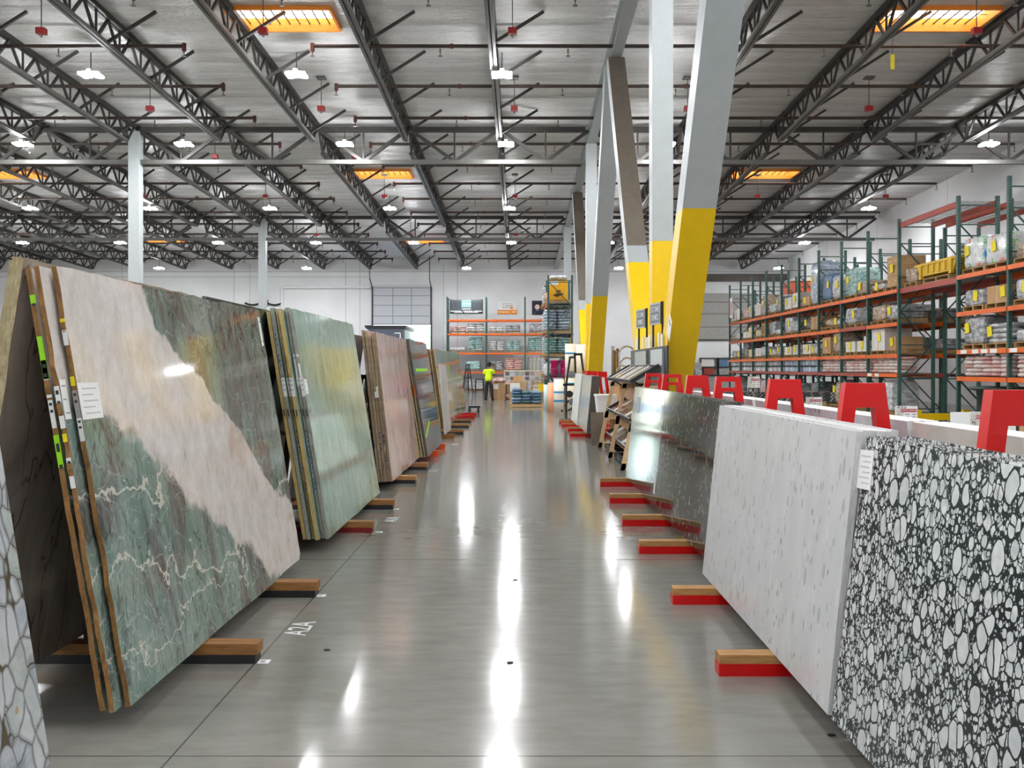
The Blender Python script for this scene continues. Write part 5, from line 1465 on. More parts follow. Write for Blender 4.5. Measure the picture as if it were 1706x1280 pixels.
# stools
def stool(x, y, h, lb):
    t = thing('stool', lb, 'stool', (x, y, 0), 0, 'black stools by the back wall')
    link('seat', MB().b2((-.26, -.26, h - .05), (.26, .26, h)).mesh('stool_seat', [BLACK]), t)
    for sx in (-1, 1):
        for sy in (-1, 1): link('leg', MB().bar((sx * .22, sy * .22, h - .05), (sx * .24, sy * .24, 0), .055).mesh('stool_leg', [BLACK]), t)
    b = MB()
    for s in (-1, 1): b.bar((-.22, s * .23, .2), (.22, s * .23, .2), .04); b.bar((s * .23, -.22, .25), (s * .23, .22, .25), .04)
    link('stretcher', b.mesh('stool_stretcher', [BLACK]), t)
stool(-2.42, 54.0, .84, 'black square stool left of the person in the yellow shirt')
t = thing('folding_easel', 'black folding easel leaning by the low orange beam of the back rack', 'easel', (P(776, 620, 50).x, 52.0, 0))
b = MB()
for s in (-1, 1): b.bar((s * .08, 0, 1.75), (s * .30, 0, .0), .07)
b.bar((-.2, 0, .95), (.2, 0, .95), .06); b.bar((-.1, 0, 1.72), (.1, 0, 1.72), .07); link('frame', b.mesh('easel_frame', [BLACK]), t)
link('rear_leg', MB().bar((0, .02, 1.7), (0, .6, 0), .06).mesh('easel_leg', [BLACK]), t)

# cartons around the person
box_thing('carton', 'large brown carton beside the person, lower of two', 'carton', (-1.02, 43.75, 0), (.58, .8, .34), CARD)
o = box_thing('carton', 'brown carton with a pasted white sheet, upper of two beside the person', 'carton', (-1.02, 43.75, .342), (.58, .8, .46), CARD)
link('pasted_sheet', MB().b2((-.27, -.405, .16), (-.02, -.4005, .40)).mesh('pasted_sheet', [PAPER]), o)
o = link('bag_bundle', MB().pillow((0, 0, .11), (.66, .8, .22), random.Random(8), 0, 5, 4).mesh('bag_bundle', [F_PINK]), None, (-.98, 43.75, .80)); tag(o, 'pinkish wrapped bags on top of the carton beside the person', 'bundle')
o = link('bag_bundle', MB().pillow((0, 0, .16), (.34, .6, .32), random.Random(9), 0, 5, 4).mesh('bag_bundle', [F_PINK]), None, (-.58, 44.0, 0)); tag(o, 'small pale bundle on the floor between the cartons', 'bundle')
box_thing('carton', 'brown carton stacked above the small pale bundle', 'carton', (-.58, 44.0, .33), (.26, .5, .4), CARDD)
o = box_thing('carton', 'wide brown carton with a big white sheet behind the blue bag pallet', 'carton', (-.09, 41.6, 0), (.76, .8, .90), CARD)
link('pasted_sheet', MB().b2((-.36, -.405, .42), (.10, -.4005, .84)).mesh('pasted_sheet', [PAPER]), o)
box_thing('carton', 'small tan carton on top of the wide carton', 'carton', (-.11, 41.6, .903), (.38, .4, .25), plain('light_cardboard', rgb(214, 172, 112), .7))
o = link('film_bundle', MB().pillow((0, 0, .45), (.30, .4, .9), random.Random(19), 0, 5, 4).mesh('film_bundle', [F_WHITE]), None, (.45, 41.7, 0)); tag(o, 'upright pale film bundle between the wide carton and the wooden rack', 'bundle')
# sample board counter: white counter with coloured squares
t = thing('sample_counter', 'white counter faced with a grid of coloured sample squares behind the cartons', 'counter', (.13, 47.5, 0))
link('body', MB().b2((-.96, -.02, 0), (.97, .5, 1.34)).mesh('counter_body', [CARDW]), t)
link('top', MB().b2((-.98, -.05, 1.34), (.99, .52, 1.40)).mesh('counter_top', [plain('cream_top', rgb(236, 230, 214), .5)]), t)
sc_ = [rgb(104, 104, 112), rgb(206, 208, 220), rgb(160, 166, 168), rgb(176, 184, 178), rgb(120, 92, 104), rgb(160, 166, 162), rgb(228, 196, 180)]
for i in range(7):
    for j in range(3):
        link('sample_square', MB().b2((-.90 + i * .262, -.03, 1.12 - j * .25), (-.68 + i * .262, -.02, 1.31 - j * .25)).mesh('sample_square', [plain('sample_%d' % ((i + 3 * j) % 7), sc_[(i + 3 * j) % 7], .4)]), t)
t = thing('wooden_rack', 'small slatted wooden rack with a yellow bin, right of the wide carton', 'rack', (.82, 41.4, 0))
b = MB()
for x in (-.24, .24): b.bar((x, 0, 0), (x, 0, 1.0), .05)
for z in (.15, .38, .6, .8, .95): b.b2((-.24, -.12, z), (.24, .2, z + .05))
link('frame', b.mesh('wooden_rack_frame', [PALLET]), t)
link('yellow_bin', MB().b2((.02, -.2, .40), (.28, -.125, .80)).mesh('yellow_bin', [YEL]), t)
# pallet of blue bags
t = thing('pallet', 'low wooden pallet under the blue bags at the end of the aisle', 'pallet', (.28, 35.4, 0))
link('deck', pallet_mesh(1.1, 1.34), t)
bm_ = [plain('steel_blue_bag', rgb(78, 108, 140), .5, 0, .2, 5), plain('teal_blue_bag', rgb(58, 102, 112), .5, 0, .2, 5), plain('pale_blue_bag', rgb(110, 136, 162), .5, 0, .2, 5)]
rr = random.Random(5)
bagm = [MB().pillow((0, 0, 0), (.42, .95, .14), random.Random(q), 0, 4, 3.4).mesh('blue_bag', [m]) for q, m in enumerate(bm_)]
for c in range(3):
    for j in range(5 if c == 0 else 4):
        o = link('blue_bag', bagm[(c + j * 2) % 3], None, (-.12 + c * .385 + rr.uniform(-.02, .02), 35.4, .142 + .07 + j * .118), (0, 0, rr.uniform(-.05, .05)))
        tag(o, 'blue bag, %s layer up, %s column on the aisle pallet' % (ORD[j], ['left', 'middle', 'right'][c]), 'bag', 'blue bags on the aisle pallet')
o = link('film_heap', MB().pillow((0, 0, .3), (.3, .5, .75), random.Random(12), 0, 6, 2.6).mesh('film_heap', [F_WHITE]), None, (1.12, 37.0, 0)); tag(o, 'heap of clear plastic film right of the blue bags', 'film')

# standing rolls
def roll(px, pyb, pyt, r, mt, lb, band=None, two=False):
    Y = 2340 / (pyb - 612); h = (pyb - pyt) * Y / 1500; x = (px - 866) * Y / 1500
    t = thing('standing_roll', lb, 'roll', (x, Y, 0), 0, 'standing rolls beside the end rack')
    hs = [(0, h / 2 - .005), (h / 2, h)] if two else [(0, h)]
    for (a, c) in hs:
        link('roll_body', MB().lathe([(.04, a), (r, a), (r, c), (.05, c), (.04, c - .05)], n=28).mesh('roll_body', [mt]), t)
    if band:
        for z in band: link('blue_tape', MB().lathe([(r + .003, z * h - .03), (r + .003, z * h + .03)], n=28).mesh('roll_tape', [plain('blue_tape', rgb(44, 144, 200), .4)]), t)
RW = plain('white_foam_roll', rgb(232, 226, 212), .7, 0, .04); RO = plain('salmon_roll', rgb(248, 178, 142), .6, 0, .05); RC = plain('pale_cyan_roll', rgb(206, 222, 224), .5, 0, .05)
roll(931, 692, 632, .165, RW, 'white foam roll with blue tape, shorter one in front', [.64, .40])
roll(918, 687, 638, .11, RO, 'salmon pink roll standing left of the white foam rolls')
roll(909.5, 682, 641, .085, RC, 'slim pale cyan roll standing beside the salmon roll')
roll(951, 687, 573, .20, RW, 'tall white foam roll with blue tape, behind the tool rack', [.86, .42], True)
roll(968, 690.5, 574, .165, plain('cream_foam_roll', rgb(240, 226, 206), .7, 0, .04), 'tall cream foam roll next to the yellow strut', None, True)

# black tool rack
t = thing('tool_rack', 'black upright tool rack hung with suction lifters, past the narrow white slabs', 'tool rack', (1.62, 26.2, 0))
b = MB(); 
b.b2((-.30, -.03, 0), (-.24, .03, 1.05)); b.bar((.05, 0, 0), (-.02, 0, 1.95), .06); b.bar((.42, 0, 0), (.16, 0, 1.95), .06); b.b2((-.36, -.03, 1.02), (.5, .03, 1.08)); b.b2((-.05, -.03, 1.90), (.2, .03, 1.97))
b.bar((-.27, 0, 1.05), (-.16, 0, 1.85), .06); b.bar((-.03, .1, 1.85), (-.16, 0, 1.85), .06)
b.b2((-.45, -.25, 0), (.45, .3, .06))
link('frame', b.mesh('tool_rack_frame', [BLACK]), t)
for q, (x, z) in enumerate(((-.12, 1.35), (-.18, .78), (-.10, .55))):
    b = MB(); b.tube((x, -.14, z), (x, -.05, z), .10, 16); b.tube((x, -.05, z), (x, .03, z), .03, 8); b.bar((x - .1, -.16, z + .0), (x + .14, -.16, z + .03), .035)
    link('suction_lifter', b.mesh('suction_lifter', [GREYPL if q != 1 else BLACK]), t)
b = MB(); rr = random.Random(2)
for q in range(9):
    p = Vector((rr.uniform(-.4, .1), rr.uniform(-.2, -.08), rr.uniform(.08, .5))); b.bar(p, p + Vector((rr.uniform(-.15, .2), 0, rr.uniform(-.05, .22))), .045)
link('hand_tools', b.mesh('hand_tools', [BLACK]), t)

# white bench with tub, grey sheet
t = thing('wooden_bench', 'small wooden bench behind the grey speckled stack', 'bench', (1.80, 18.75, 0))
link('top', MB().b2((-.26, -.4, .50), (.26, .4, .56)).mesh('bench_top', [PLY]), t)
for sx in (-1, 1):
    for sy in (-1, 1): link('leg', MB().b2((sx * .21 - .04, sy * .34 - .04, 0), (sx * .21 + .04, sy * .34 + .04, .50)).mesh('bench_leg', [PLY]), t)
t = thing('tub', 'white ribbed plastic tub standing on the small wooden bench', 'tub', (1.80, 18.75, .562))
b = MB(); b.prism([(-.18, 0), (.18, 0), (.22, .40), (-.22, .40)], 1, -.3, .3)
for q in range(6): b.b2((-.165 + q * .062, -.312, .02), (-.14 + q * .062, -.3, .38))
b.b2((-.235, -.32, .39), (.235, .32, .43)); link('body', b.mesh('tub_body', [WHITEP]), t)
o = link('metal_sheet', MB().b2((-.13, -.008, 0), (.13, .008, .66)).mesh('metal_sheet', [STAIN]), None, (1.55, 17.95, 0), (rad(-4), 0, .12)); tag(o, 'brushed grey metal sheet leaning left of the tile display', 'sheet')

# tile display rack
TX, TY = 1.52, 13.6
t = thing('tile_display', 'wooden tile display rack with three tilted black trays by the aisle', 'display rack', (TX, TY, 0))
def sideboard(y):
    b = MB()
    def pt(x, z): return (x + .20 * z, z)
    for (xa, xb, za, zb) in ((0, .07, 0, 1.28), (.30, .40, 0, 1.28), (0, .4, 0, .10), (0, .4, .58, .72), (0, .4, 1.20, 1.28)):
        b.prism([pt(xa, za), pt(xb, za), pt(xb, zb), pt(xa, zb)], 1, y, y + .03)
    for (zc, s_) in ((.10, 1), (.58, -1), (.72, 1), (1.20, -1)):      # rounded corners of the openings
        for xc, q in ((.07, 1), (.30, -1)):
            b.prism([pt(xc, zc), pt(xc + q * .06, zc), pt(xc + q * .02, zc + s_ * .02), pt(xc, zc + s_ * .06)], 1, y, y + .03)
    return b.mesh('display_side', [PLY])
link('side_panel', sideboard(3.86), t); link('side_panel', sideboard(.0), t); link('side_panel', sideboard(1.9), t)
b = MB(); b.prism([(.33, .1), (.36, .1), (.36 + .2 * 1.15, 1.25), (.33 + .2 * 1.15, 1.25)], 1, .04, 3.85); link('back_panel', b.mesh('display_back', [TANB]), t)
b = MB(); b.b2((.10, .0, .02), (.16, 3.6, .10))
for y in (.0, .9, 1.8, 2.7, 3.53): b.b2((.10, y, .02), (.62, y + .07, .10))
b.b2((.56, .0, .02), (.62, 3.6, .1)); link('base', b.mesh('display_base', [BLACK]), t)
SBLK = plain('gloss_black_tile', rgb(34, 34, 36), .12); SWHT = plain('pale_tile', rgb(206, 206, 204), .2); SGRY = plain('grey_tile', rgb(120, 118, 114), .2)
tl = rad(30)
for q, (xo, z, dp) in enumerate(((.15, .27, .46), (.16, .73, .48), (.17, 1.315, .50))):
    Mx = Matrix.Rotation(-tl, 4, 'Y'); Mx.translation = (xo, 0, z)
    b = MB(); L = 3.66
    for y in (.0, L - .06): b.box((dp / 2, y + .03, .03), (dp, .03, .05), 0, Mx)
    b.box((.012, L / 2, .03), (.024, L, .06), 0, Mx); b.box((dp - .01, L / 2, .02), (.02, L, .04), 0, Mx); b.box((dp / 2, L / 2, .0), (dp, L, .012), 0, Mx)
    for y in (.1, L - .1): b.bar(Mx @ Vector((.05, y, 0)), (.30 + .2 * (z - .2), y, z - .16), .025)
    link('tray', b.mesh('display_tray', [BLACK]), t)
    n = 10
    for i in range(n):
        w = 3.5 / n
        mt = [SWHT, SBLK, SWHT, SGRY, SWHT][i % 5] if q == 2 else [SBLK, SGRY, SBLK, SWHT, SBLK][(i + q) % 5]
        o = link('sample_tile', MB().b2((.035, -w / 2 + .02, .009), (dp - .03, w / 2 - .02, .030)).mesh('sample_tile', [mt]), None, (TX + xo, TY + .08 + w * (i + .5), z), (0, -tl, 0))
        tag(o, '%s sample tile, %s from the near end of the %s tray' % ({SBLK.name: 'black', SWHT.name: 'pale', SGRY.name: 'grey'}[mt.name], ORD[i], ['lowest', 'middle', 'top'][q]), 'sample tile', 'sample tiles on the display trays')

# sink display behind: dark back board with two stone panels, poles with signs
DXx, DY0, DY1 = 2.185, 13.3, 17.6
t = thing('sink_display', 'dark upright display board with two grey stone panels in front of the yellow column', 'display', (DXx, DY0, 0))
link('back_board', MB().b2((-.015, 0, 0), (.015, DY1 - DY0, 1.88)).mesh('display_board', [plain('near_black_board', rgb(44, 44, 40), .5)]), t)
link('stone_panel', MB().b2((-.045, .25, 1.25), (-.016, 1.45, 1.84)).mesh('stone_panel', [plain('bluish_grey_panel', rgb(150, 156, 168), .3)]), t)
link('stone_panel', MB().b2((-.045, 2.0, 1.25), (-.016, 3.45, 1.84)).mesh('stone_panel', [plain('streaky_grey_panel', rgb(120, 120, 118), .3, 0, .3, 14)]), t)
for q, px in enumerate((1103, 1098, 1089, 1082, 1078, 1072, 1065, 1061)):
    y = DXx * 1500 / (px - 866)
    o = link('sample_strip', MB().b2((-.012, -.05, 0), (.012, .05, .19 + .03 * (q % 2))).mesh('sample_strip', [plain('white_strip', rgb(226, 228, 226), .3)]), None, (DXx, y, 1.882)); tag(o, '%s white strip standing on the dark display board, from the near end' % ORD[q], 'strip', 'white strips on the dark display board')
SG = plain('slate_sign_face', rgb(104, 112, 120), .5)
for q, (px, pt, pb, Y, txt) in enumerate(((1092.5, 505, 541, 14.25, 'STONE\nSINKS'), (1068, 516, 547, 16.1, 'STONE\nSINKS'))):
    c = P(px, (pt + pb) / 2, Y); h = (pb - pt) * Y / 1500
    t = thing('sign', ['grey sign on two black poles, nearer and higher one before the yellow column', 'grey sign on two black poles, farther and lower one before the yellow column'][q], 'sign', (c.x, Y, 1.86), rad(-90 + 9))
    z = c.z - 1.86
    link('panel', MB().b2((-.25, -.012, z - h / 2), (.25, .012, z + h / 2)).mesh('sign_panel', [SG]), t)
    b = MB()
    for x in (-.25, .25): b.b2((x - .012, -.014, z - h / 2), (x + .012, -.0125, z + h / 2))
    for zz in (z - h / 2 + .012, z + h / 2 - .012): b.b2((-.25, -.014, zz - .012), (.25, -.0125, zz + .012))
    link('panel_border', b.mesh('sign_border', [GREYP]), t)
    for x in (-.22, .262): link('pole', MB().b2((x - .015, .013, .02), (x + .015, .04, z + h / 2 + .01)).mesh('sign_pole', [BLACK]), t)
    me = textmesh(txt, .13, plain('white_sign_letters', rgb(226, 230, 232), .5, 0, 0), .002)
    link('lettering', me, t, (0, -.0155, z), (PI / 2, 0, 0))
# small white notice on the yellow strut
o = link('notice', MB().b2((-.004, -.12, -.17), (.004, .12, .17)).mesh('notice', [PAPER]), None, (XB - .245, 13.2, 2.14), (rad(38.0), 0, 0)); tag(o, 'small white notice taped to the side of the leaning yellow strut', 'notice')
link('print', MB().b2((-.006, -.07, .06), (-.004, .07, .12)).mesh('notice_print', [INKG]), o)

# faucet display
t = thing('faucet_stand', 'white stand carrying faucets, past the tile display', 'stand', (2.16, 19.0, 0))
link('body', MB().b2((-.16, -.95, 0), (.26, .95, 1.20)).mesh('stand_body', [TANB]), t); link('top', MB().b2((-.18, -1.0, 1.20), (.28, 1.0, 1.25)).mesh('stand_top', [PLY]), t)
def faucet(x, y, h, r, mt, lb):
    pts = [(0, 0, 0), (0, 0, h - r)]
    for k in range(13):
        a = PI - PI * 1.05 * k / 12
        pts.append((r + r * math.cos(a), 0, h - r + r * math.sin(a)))
    b = MB(); b.path(pts, .018, 10); b.lathe([(0, 0), (.05, 0), (.05, .02), (.03, .05), (0, .05)], n=14); b.tube((2 * r, 0, h - r - .02), (2 * r - .01, 0, h - r - .14), .024, 10)
    t = thing('faucet', lb, 'faucet', (x, y, 1.252), 0, 'faucets on the white stand')
    link('spout', b.mesh('faucet_spout', [mt]), t); link('lever', MB().bar((0, .03, .06), (-.02, .14, .12), .018).mesh('faucet_lever', [mt]), t)
faucet(2.06, 18.75, .74, .17, CHROME, 'tallest arched faucet with a high chrome spout'); faucet(2.05, 18.45, .50, .15, CHROME, 'middle arched chrome faucet'); faucet(2.06, 19.05, .34, .12, CHROME, 'smaller chrome faucet behind the arches'); faucet(2.05, 18.2, .26, .10, CHROME, 'lowest chrome faucet at the near end of the stand')
for q, (y, h, mt) in enumerate(((19.0, .62, BRONZE), (19.15, .66, BRONZE), (19.35, .72, CHROME), (19.25, .5, YEL), (18.9, .58, BRONZE))):
    o = link('sample_post', MB().tube((0, 0, 0), (0, 0, h), .028, 10).tube((0, 0, h), (0, 0, h + .05), .036, 10).mesh('sample_post', [mt]), None, (2.03 + .09 * (q % 2), y + .35, 1.252)); tag(o, '%s post standing on the faucet stand, %s one' % ('bronze' if mt is BRONZE else 'silver' if mt is CHROME else 'yellow', ORD[q]), 'post', 'posts on the faucet stand')
o = link('thin_rod', MB().tube((0, 0, 0), (.16, 0, .7), .006, 6).mesh('thin_rod', [INK]), None, (2.02, 19.8, 1.252)); tag(o, 'thin leaning wire rod above the faucet posts', 'rod')

# ---- hall floor between the red stands and the racking ---------------------------
# stacked pallets carrying black veined slabs
for q, x in enumerate((6.45, 8.1)):
    for j in range(4):
        t = thing('pallet', 'pallet %s from the floor in the %s pile under the black veined slabs' % (ORD[j], ['nearer', 'farther'][q]), 'pallet', (x, 26.4, .145 * j), 0, 'pallets under the black veined slabs')
        link('deck', cm('pal12', lambda: pallet_mesh(1.1, 1.4)), t)
S_BV = mat_stone('black_white_veined', [(.3, rgb(34, 34, 36)), (.62, rgb(56, 56, 58)), (.72, rgb(170, 170, 170))], 5.0, rough=.15, veins=[(3.5, .03, rgb(190, 190, 188), .8, 2)])
for j in range(8):
    o = link('stone_slab', MB().b2((-1.75, -.55, 0), (1.75, .55, .03)).mesh('flat_slab', [S_BV]), None, (7.25 + .03 * (j % 3), 26.4, .585 + .0325 * j)); tag(o, 'black veined slab lying flat, %s from the bottom of the pile' % ORD[j], 'stone slab', 'flat black veined slabs')
# price cards
RBAN = plain('dull_red_print', rgb(176, 62, 70), .6, 0, 0)
def card(px, py, Y, w, h, lb, txt=True, rz=0):
    c = P(px, py, Y)
    t = thing('price_card', lb, 'price card', (c.x, Y, 0), rz, 'white price cards on stands')
    z = c.z
    link('board', MB().b2((-w / 2, -.006, z - h / 2), (w / 2, .006, z + h / 2)).mesh('card_board', [PAPER]), t)
    link('stone_picture', MB().prism([(-w / 2 + .004, z - h / 2 + .004), (-w * .28, z - h / 2 + .004), (w * .0, z + h / 2 - .004), (-w / 2 + .004, z + h / 2 - .004)], 1, -.0075, -.0062).mesh('card_picture', [cm('cpic', lambda: mat_flecked('card_stone_picture', (rgb(196, 194, 190), rgb(214, 212, 208)), [(60, .8, .6, .6, rgb(96, 94, 92))], .4))]), t)
    link('red_banner', MB().b2((-w * .28, -.0088, z + h * .12), (w * .46, -.0076, z + h * .32)).mesh('card_banner', [RBAN]), t)
    if txt: link('lettering', textmesh('WHITE SPRING', h * .15, WHITEP, .0004), t, (w * .09, -.0094, z + h * .22), (PI / 2, 0, 0))
    b = MB()
    for q in range(3):
        zz = z - h * (.02 + .17 * q); b.b2((-w * (.08 + .05 * q), -.0085, zz - h * .03), (w * .12, -.0076, zz + h * .03)); b.b2((w * .26, -.0085, zz - h * .03), (w * .42, -.0076, zz + h * .03))
    link('price_lines', b.mesh('card_lines', [INKG]), t)
    b = MB()
    for s in (-1, 1): b.bar((s * w * .4, .02, z - h * .3), (s * w * .55, .14, 0), .02)
    b.bar((-w * .5, .10, .35), (w * .5, .10, .35), .02); b.b2((-w / 2, -.03, z - h / 2 - .025), (w / 2, .02, z - h / 2 - .003))
    link('stand', b.mesh('card_stand', [BLACK]), t)
card(1510, 690, 9.3, .225, .165, 'white price card with a red strip left of the yellow guard')
card(1637, 702, 8.4, .24, .175, 'white price card with a red strip in front of the near rack bay')
card(1356, 672, 12.5, .22, .17, 'white price card with a red strip right of the black veined slabs')
card(1256, 637, 20.0, .26, .25, 'white price card seen above the black veined slabs')
# white panels and clipboard-like boards near the second card
o = link('white_panel', MB().b2((-.10, -.01, 0), (.10, .01, 1.13)).mesh('white_panel', [WHITEP]), None, (P(1606, 700, 8.6).x, 8.6, 0), (rad(-3), 0, 0)); tag(o, 'plain white panel standing left of the near price card', 'panel')
o = link('brochure_holder', MB().b2((-.10, -.03, .86), (.10, .03, 1.20)).b2((-.1, -.036, .9), (.1, -.031, .98)).mesh('brochure_holder', [PAPER]), None, (P(1672, 690, 8.8).x, 8.8, 0)); tag(o, 'white brochure holder on a black frame beside the red near stand', 'holder')
b = MB(); b.b2((-.14, -.02, 0), (-.11, .02, 1.2)); b.b2((.11, -.02, 0), (.14, .02, 1.2)); b.b2((-.14, -.15, 0), (.14, .15, .03)); b.b2((-.14, -.02, .83), (.14, .02, .858)); link('frame', b.mesh('holder_frame', [BLACK]), o)

# wall shelf on the back wall, right of the leaning strut
t = thing('wall_shelf', 'dark framed wall shelf with bins on the back wall beside the long rack', 'wall shelf', (13.2, Y1 - .02, 1.0))
b = MB()
for z in (.0, .55, 1.15): b.b2((-.95, -.4, z), (1.4, 0, z + .05))
for x in (-.95, .25, 1.38): b.b2((x, -.4, 0), (x + .06, 0, 1.2))
link('frame', b.mesh('wall_shelf_frame', [STEELB]), t)
for q, (x, z, w, h, m, lb) in enumerate(((12.75, 1.6, .85, .5, CARDW, 'cream box on the upper wall shelf'), (13.75, 1.6, .6, .5, F_DBLUE, 'blue bin on the upper wall shelf'), (12.8, 1.05, .7, .45, RUSTB, 'reddish brown bin on the lower wall shelf'), (13.8, 1.05, .7, .45, CARDG, 'grey box on the lower wall shelf'))):
    o = link('storage_bin', MB().b2((-w / 2, -.16, 0), (w / 2, .16, h)).b2((-w / 2 - .01, -.175, h - .05), (w / 2 + .01, .175, h - .02)).mesh('storage_bin', [m]), None, (x, Y1 - .22, z + .003)); tag(o, lb, 'bin', 'bins on the wall shelf')
for q, (x, z, m, lb) in enumerate(((11.55, .95, F_DARK, 'dark carton at the foot of the back wall shelf'), (12.0, .95, F_GREY, 'grey carton beside the wall shelf, lower one'), (11.98, 1.42, CARDG, 'grey carton beside the wall shelf, upper one'))):
    o = link('storage_box', MB().b2((-.22, -.2, 0), (.22, .2, .44)).b2((-.225, -.03, 0), (.225, .03, .445), 1).mesh('storage_box', [m, TAPE]), None, (x, 60.6, z)); tag(o, lb, 'carton')
t = thing('work_counter', 'grey work counter against the back wall under the wall shelf', 'counter', (12.6, 60.7, 0)); link('top', MB().b2((-1.5, -.35, .88), (1.6, .35, .945)).mesh('counter_top', [GREYPL]), t); link('body', MB().b2((-1.45, -.3, 0), (1.55, .33, .88)).mesh('counter_body', [CARDG]), t)

# ================================================================ person
def skin(name, chain, edges, radii, mt, parent, sub=2, root=0):
    me = bpy.data.meshes.new(name); me.from_pydata([Vector(p) for p in chain], edges, [])
    o = bpy.data.objects.new(name, me); COL.objects.link(o)
    m = o.modifiers.new('Skin', 'SKIN'); m.branch_smoothing = .6
    for v, r in zip(o.data.skin_vertices[0].data, radii):
        v.radius = (r, r) if not isinstance(r, tuple) else r
    o.data.skin_vertices[0].data[root].use_root = True
    s = o.modifiers.new('Sub', 'SUBSURF'); s.levels = sub; s.render_levels = sub
    dg = bpy.context.evaluated_depsgraph_get(); dg.update()
    nm = bpy.data.meshes.new_from_object(o.evaluated_get(dg)); nm.name = name
    bpy.data.objects.remove(o); bpy.data.meshes.remove(me)
    nm.materials.clear(); nm.materials.append(mt)
    for p in nm.polygons: p.use_smooth = True
    return link(name, nm, parent)
SK = plain('skin', rgb(140, 96, 74), .55, 0, .05); HV = plain('hi_vis_yellow_fabric', rgb(212, 244, 10), .7, 0, .05); TR = plain('black_trousers', rgb(34, 34, 36), .8, 0, .1)
pr = thing('person', 'person in yellow hi-vis shirt and black cap, back turned, hands raised to face', 'person', (-1.49, 43.0, 0), rad(-18))
# joints: x right, y away from camera
J = [(0, 0, .98), (0, .0, 1.14), (0, .0, 1.30), (0, .01, 1.43), (0, .02, 1.50), (0, .04, 1.57), (0, .06, 1.665), (0, .05, 1.74),
     (-.10, 0, .94), (-.12, .02, .52), (-.15, -.01, .09), (-.16, .14, .045),
     (.10, 0, .94), (.13, .02, .52), (.17, .0, .09), (.19, .15, .045),
     (-.19, .0, 1.41), (-.26, .08, 1.16), (-.20, .27, 1.22), (-.10, .30, 1.34), (-.07, .30, 1.40),
     (.19, .0, 1.41), (.29, .10, 1.18), (.24, .26, 1.40), (.15, .25, 1.56), (.12, .24, 1.62)]
E = [(0, 1), (1, 2), (2, 3), (3, 4), (4, 5), (5, 6), (6, 7), (0, 8), (8, 9), (9, 10), (10, 11), (0, 12), (12, 13), (13, 14), (14, 15), (3, 16), (16, 17), (17, 18), (18, 19), (19, 20), (3, 21), (21, 22), (22, 23), (23, 24), (24, 25)]
Rr = [(.14, .11), (.14, .10), (.15, .11), (.13, .10), .06, .06, .10, .07, .095, .065, .045, .035, .095, .065, .045, .035, .065, .046, .036, .036, .03, .065, .046, .036, .036, .03]
skin('body', J, E, Rr, SK, pr)
# hands: five fingers each, curled round the phone / cheek
for s, base in ((-1, Vector((-.07, .30, 1.40))), (1, Vector((.12, .24, 1.62)))):
    ch = []; ed = []; rd = []
    for f in range(5):
        o0 = base + Vector(((f - 2) * .018, 0, .03)); a = Vector((-s * .01, -.012, .035 if f else .02))
        if f == 0: o0 = base + Vector((-s * .035, 0, .0)); a = Vector((-s * .03, -.01, .02))
        i = len(ch); ch += [base if f else base, o0, o0 + a * (.8 + .1 * (f % 3)), o0 + a * (1.3 + .15 * (f % 3)) + Vector((0, -.012, 0))]
        ed += [(i, i + 1), (i + 1, i + 2), (i + 2, i + 3)]; rd += [.014, .010, .009, .008]
        skin('finger', ch[i:i + 4], [(0, 1), (1, 2), (2, 3)], rd[i:i + 4], SK, pr, 1)
skin('shirt', [(0, 0, .84), (0, 0, 1.10), (0, 0, 1.30), (0, .01, 1.42), (-.19, 0, 1.41), (-.245, .06, 1.22), (.19, 0, 1.41), (.268, .07, 1.23), (0, .015, 1.49)],
     [(0, 1), (1, 2), (2, 3), (3, 4), (4, 5), (3, 6), (6, 7), (3, 8)], [(.20, .16), (.20, .155), (.20, .15), (.165, .135), .095, .09, .095, .09, .085], HV, pr)
skin('trousers', [(0, 0, 1.02), (0, 0, .93), (-.11, 0, .86), (-.125, .02, .52), (-.15, -.01, .08), (.11, 0, .86), (.135, .02, .52), (.17, 0, .08)], [(0, 1), (1, 2), (2, 3), (3, 4), (1, 5), (5, 6), (6, 7)], [(.165, .13), (.165, .14), .12, .095, .075, .12, .095, .075], TR, pr)
for s, (x, y) in ((-1, (-.155, .05)), (1, (.18, .06))):
    link('shoe', MB().pillow((x, y, .05), (.11, .29, .10), random.Random(1), 0, 5, 3).mesh('shoe', [BLACK]), pr)
b = MB(); b.lathe([(.125, 1.70), (.13, 1.74), (.118, 1.79), (.07, 1.825), (0, 1.835)], (0, .06, 0), 18); b.pillow((.03, .20, 1.715), (.16, .16, .02), random.Random(1), 0, 4, 3)
link('cap', b.mesh('cap', [plain('black_cap', rgb(30, 30, 34), .7)]), pr)
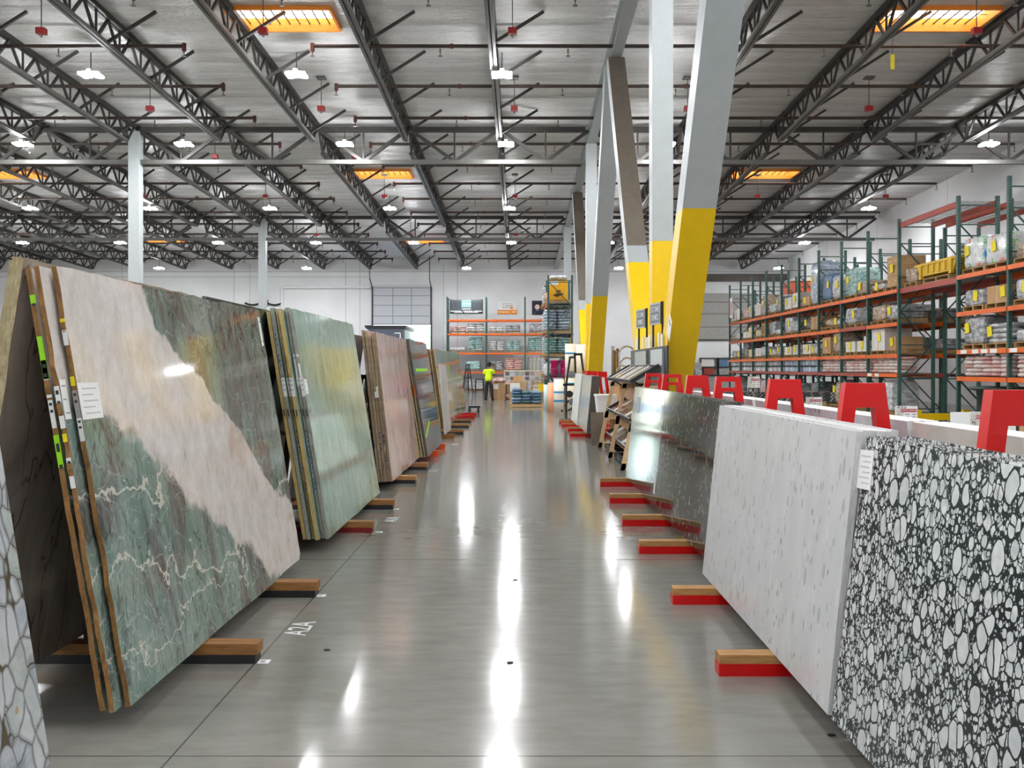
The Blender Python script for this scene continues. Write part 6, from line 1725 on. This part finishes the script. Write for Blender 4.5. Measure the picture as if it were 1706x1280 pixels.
link('hair', MB().lathe([(.10, 1.60), (.118, 1.66), (.122, 1.71)], (0, .045, 0), 18).mesh('hair', [plain('dark_hair', rgb(36, 28, 24), .8)]), pr)
b = MB()
for s in (-1, 1): b.pillow((s * .115, .06, 1.655), (.02, .04, .065), random.Random(1), 0, 4, 2.4)
b.pillow((0, .17, 1.65), (.03, .045, .045), random.Random(1), 0, 4, 2.2)
link('ears_and_nose', b.mesh('ears_and_nose', [SK]), pr)
b = MB()
for s in (-1, 1): b.pillow((s * .038, .152, 1.682), (.03, .015, .014), random.Random(1), 0, 3, 2)
b.pillow((0, .152, 1.60), (.05, .012, .012), random.Random(1), 0, 3, 2); link('eyes_and_mouth', b.mesh('eyes_and_mouth', [INK]), pr)
link('phone', MB().b2((.10, .255, 1.58), (.17, .267, 1.72)).mesh('phone', [BLACK]), pr)
# ================================================================ world, camera, output look
w = bpy.data.worlds.new('daylight'); SC.world = w; w.use_nodes = True
nt = w.node_tree; bg = nt.nodes['Background']
sky = nt.nodes.new('ShaderNodeTexSky'); sky.sky_type = 'NISHITA'; sky.sun_elevation = rad(48); sky.sun_rotation = rad(150); sky.sun_disc = False
nt.links.new(sky.outputs[0], bg.inputs[0]); bg.inputs[1].default_value = 2.6
cam = bpy.data.cameras.new('camera'); co = bpy.data.objects.new('camera', cam); COL.objects.link(co)
co.location = (0, 0, CAMH); co.rotation_euler = (PI / 2, 0, 0)
cam.sensor_width = 36; cam.sensor_fit = 'HORIZONTAL'; cam.lens = FPX / 1706 * 36
cam.shift_x = -(VX - 853) / 1706; cam.shift_y = -(640 - VY) / 1706
cam.clip_start = .05; cam.clip_end = 400
SC.camera = co
vs = SC.view_settings
SC.display_settings.display_device = 'sRGB'
vs.view_transform = 'Standard'; vs.look = 'None'; vs.gamma = 1; vs.exposure = EXPO; vs.use_curve_mapping = False
cy = SC.cycles
cy.max_bounces = 8; cy.diffuse_bounces = 4; cy.glossy_bounces = 4; cy.transmission_bounces = 2; cy.transparent_max_bounces = 4
cy.caustics_reflective = False; cy.caustics_refractive = False
cy.sample_clamp_indirect = 6.0
cy.use_light_tree = True
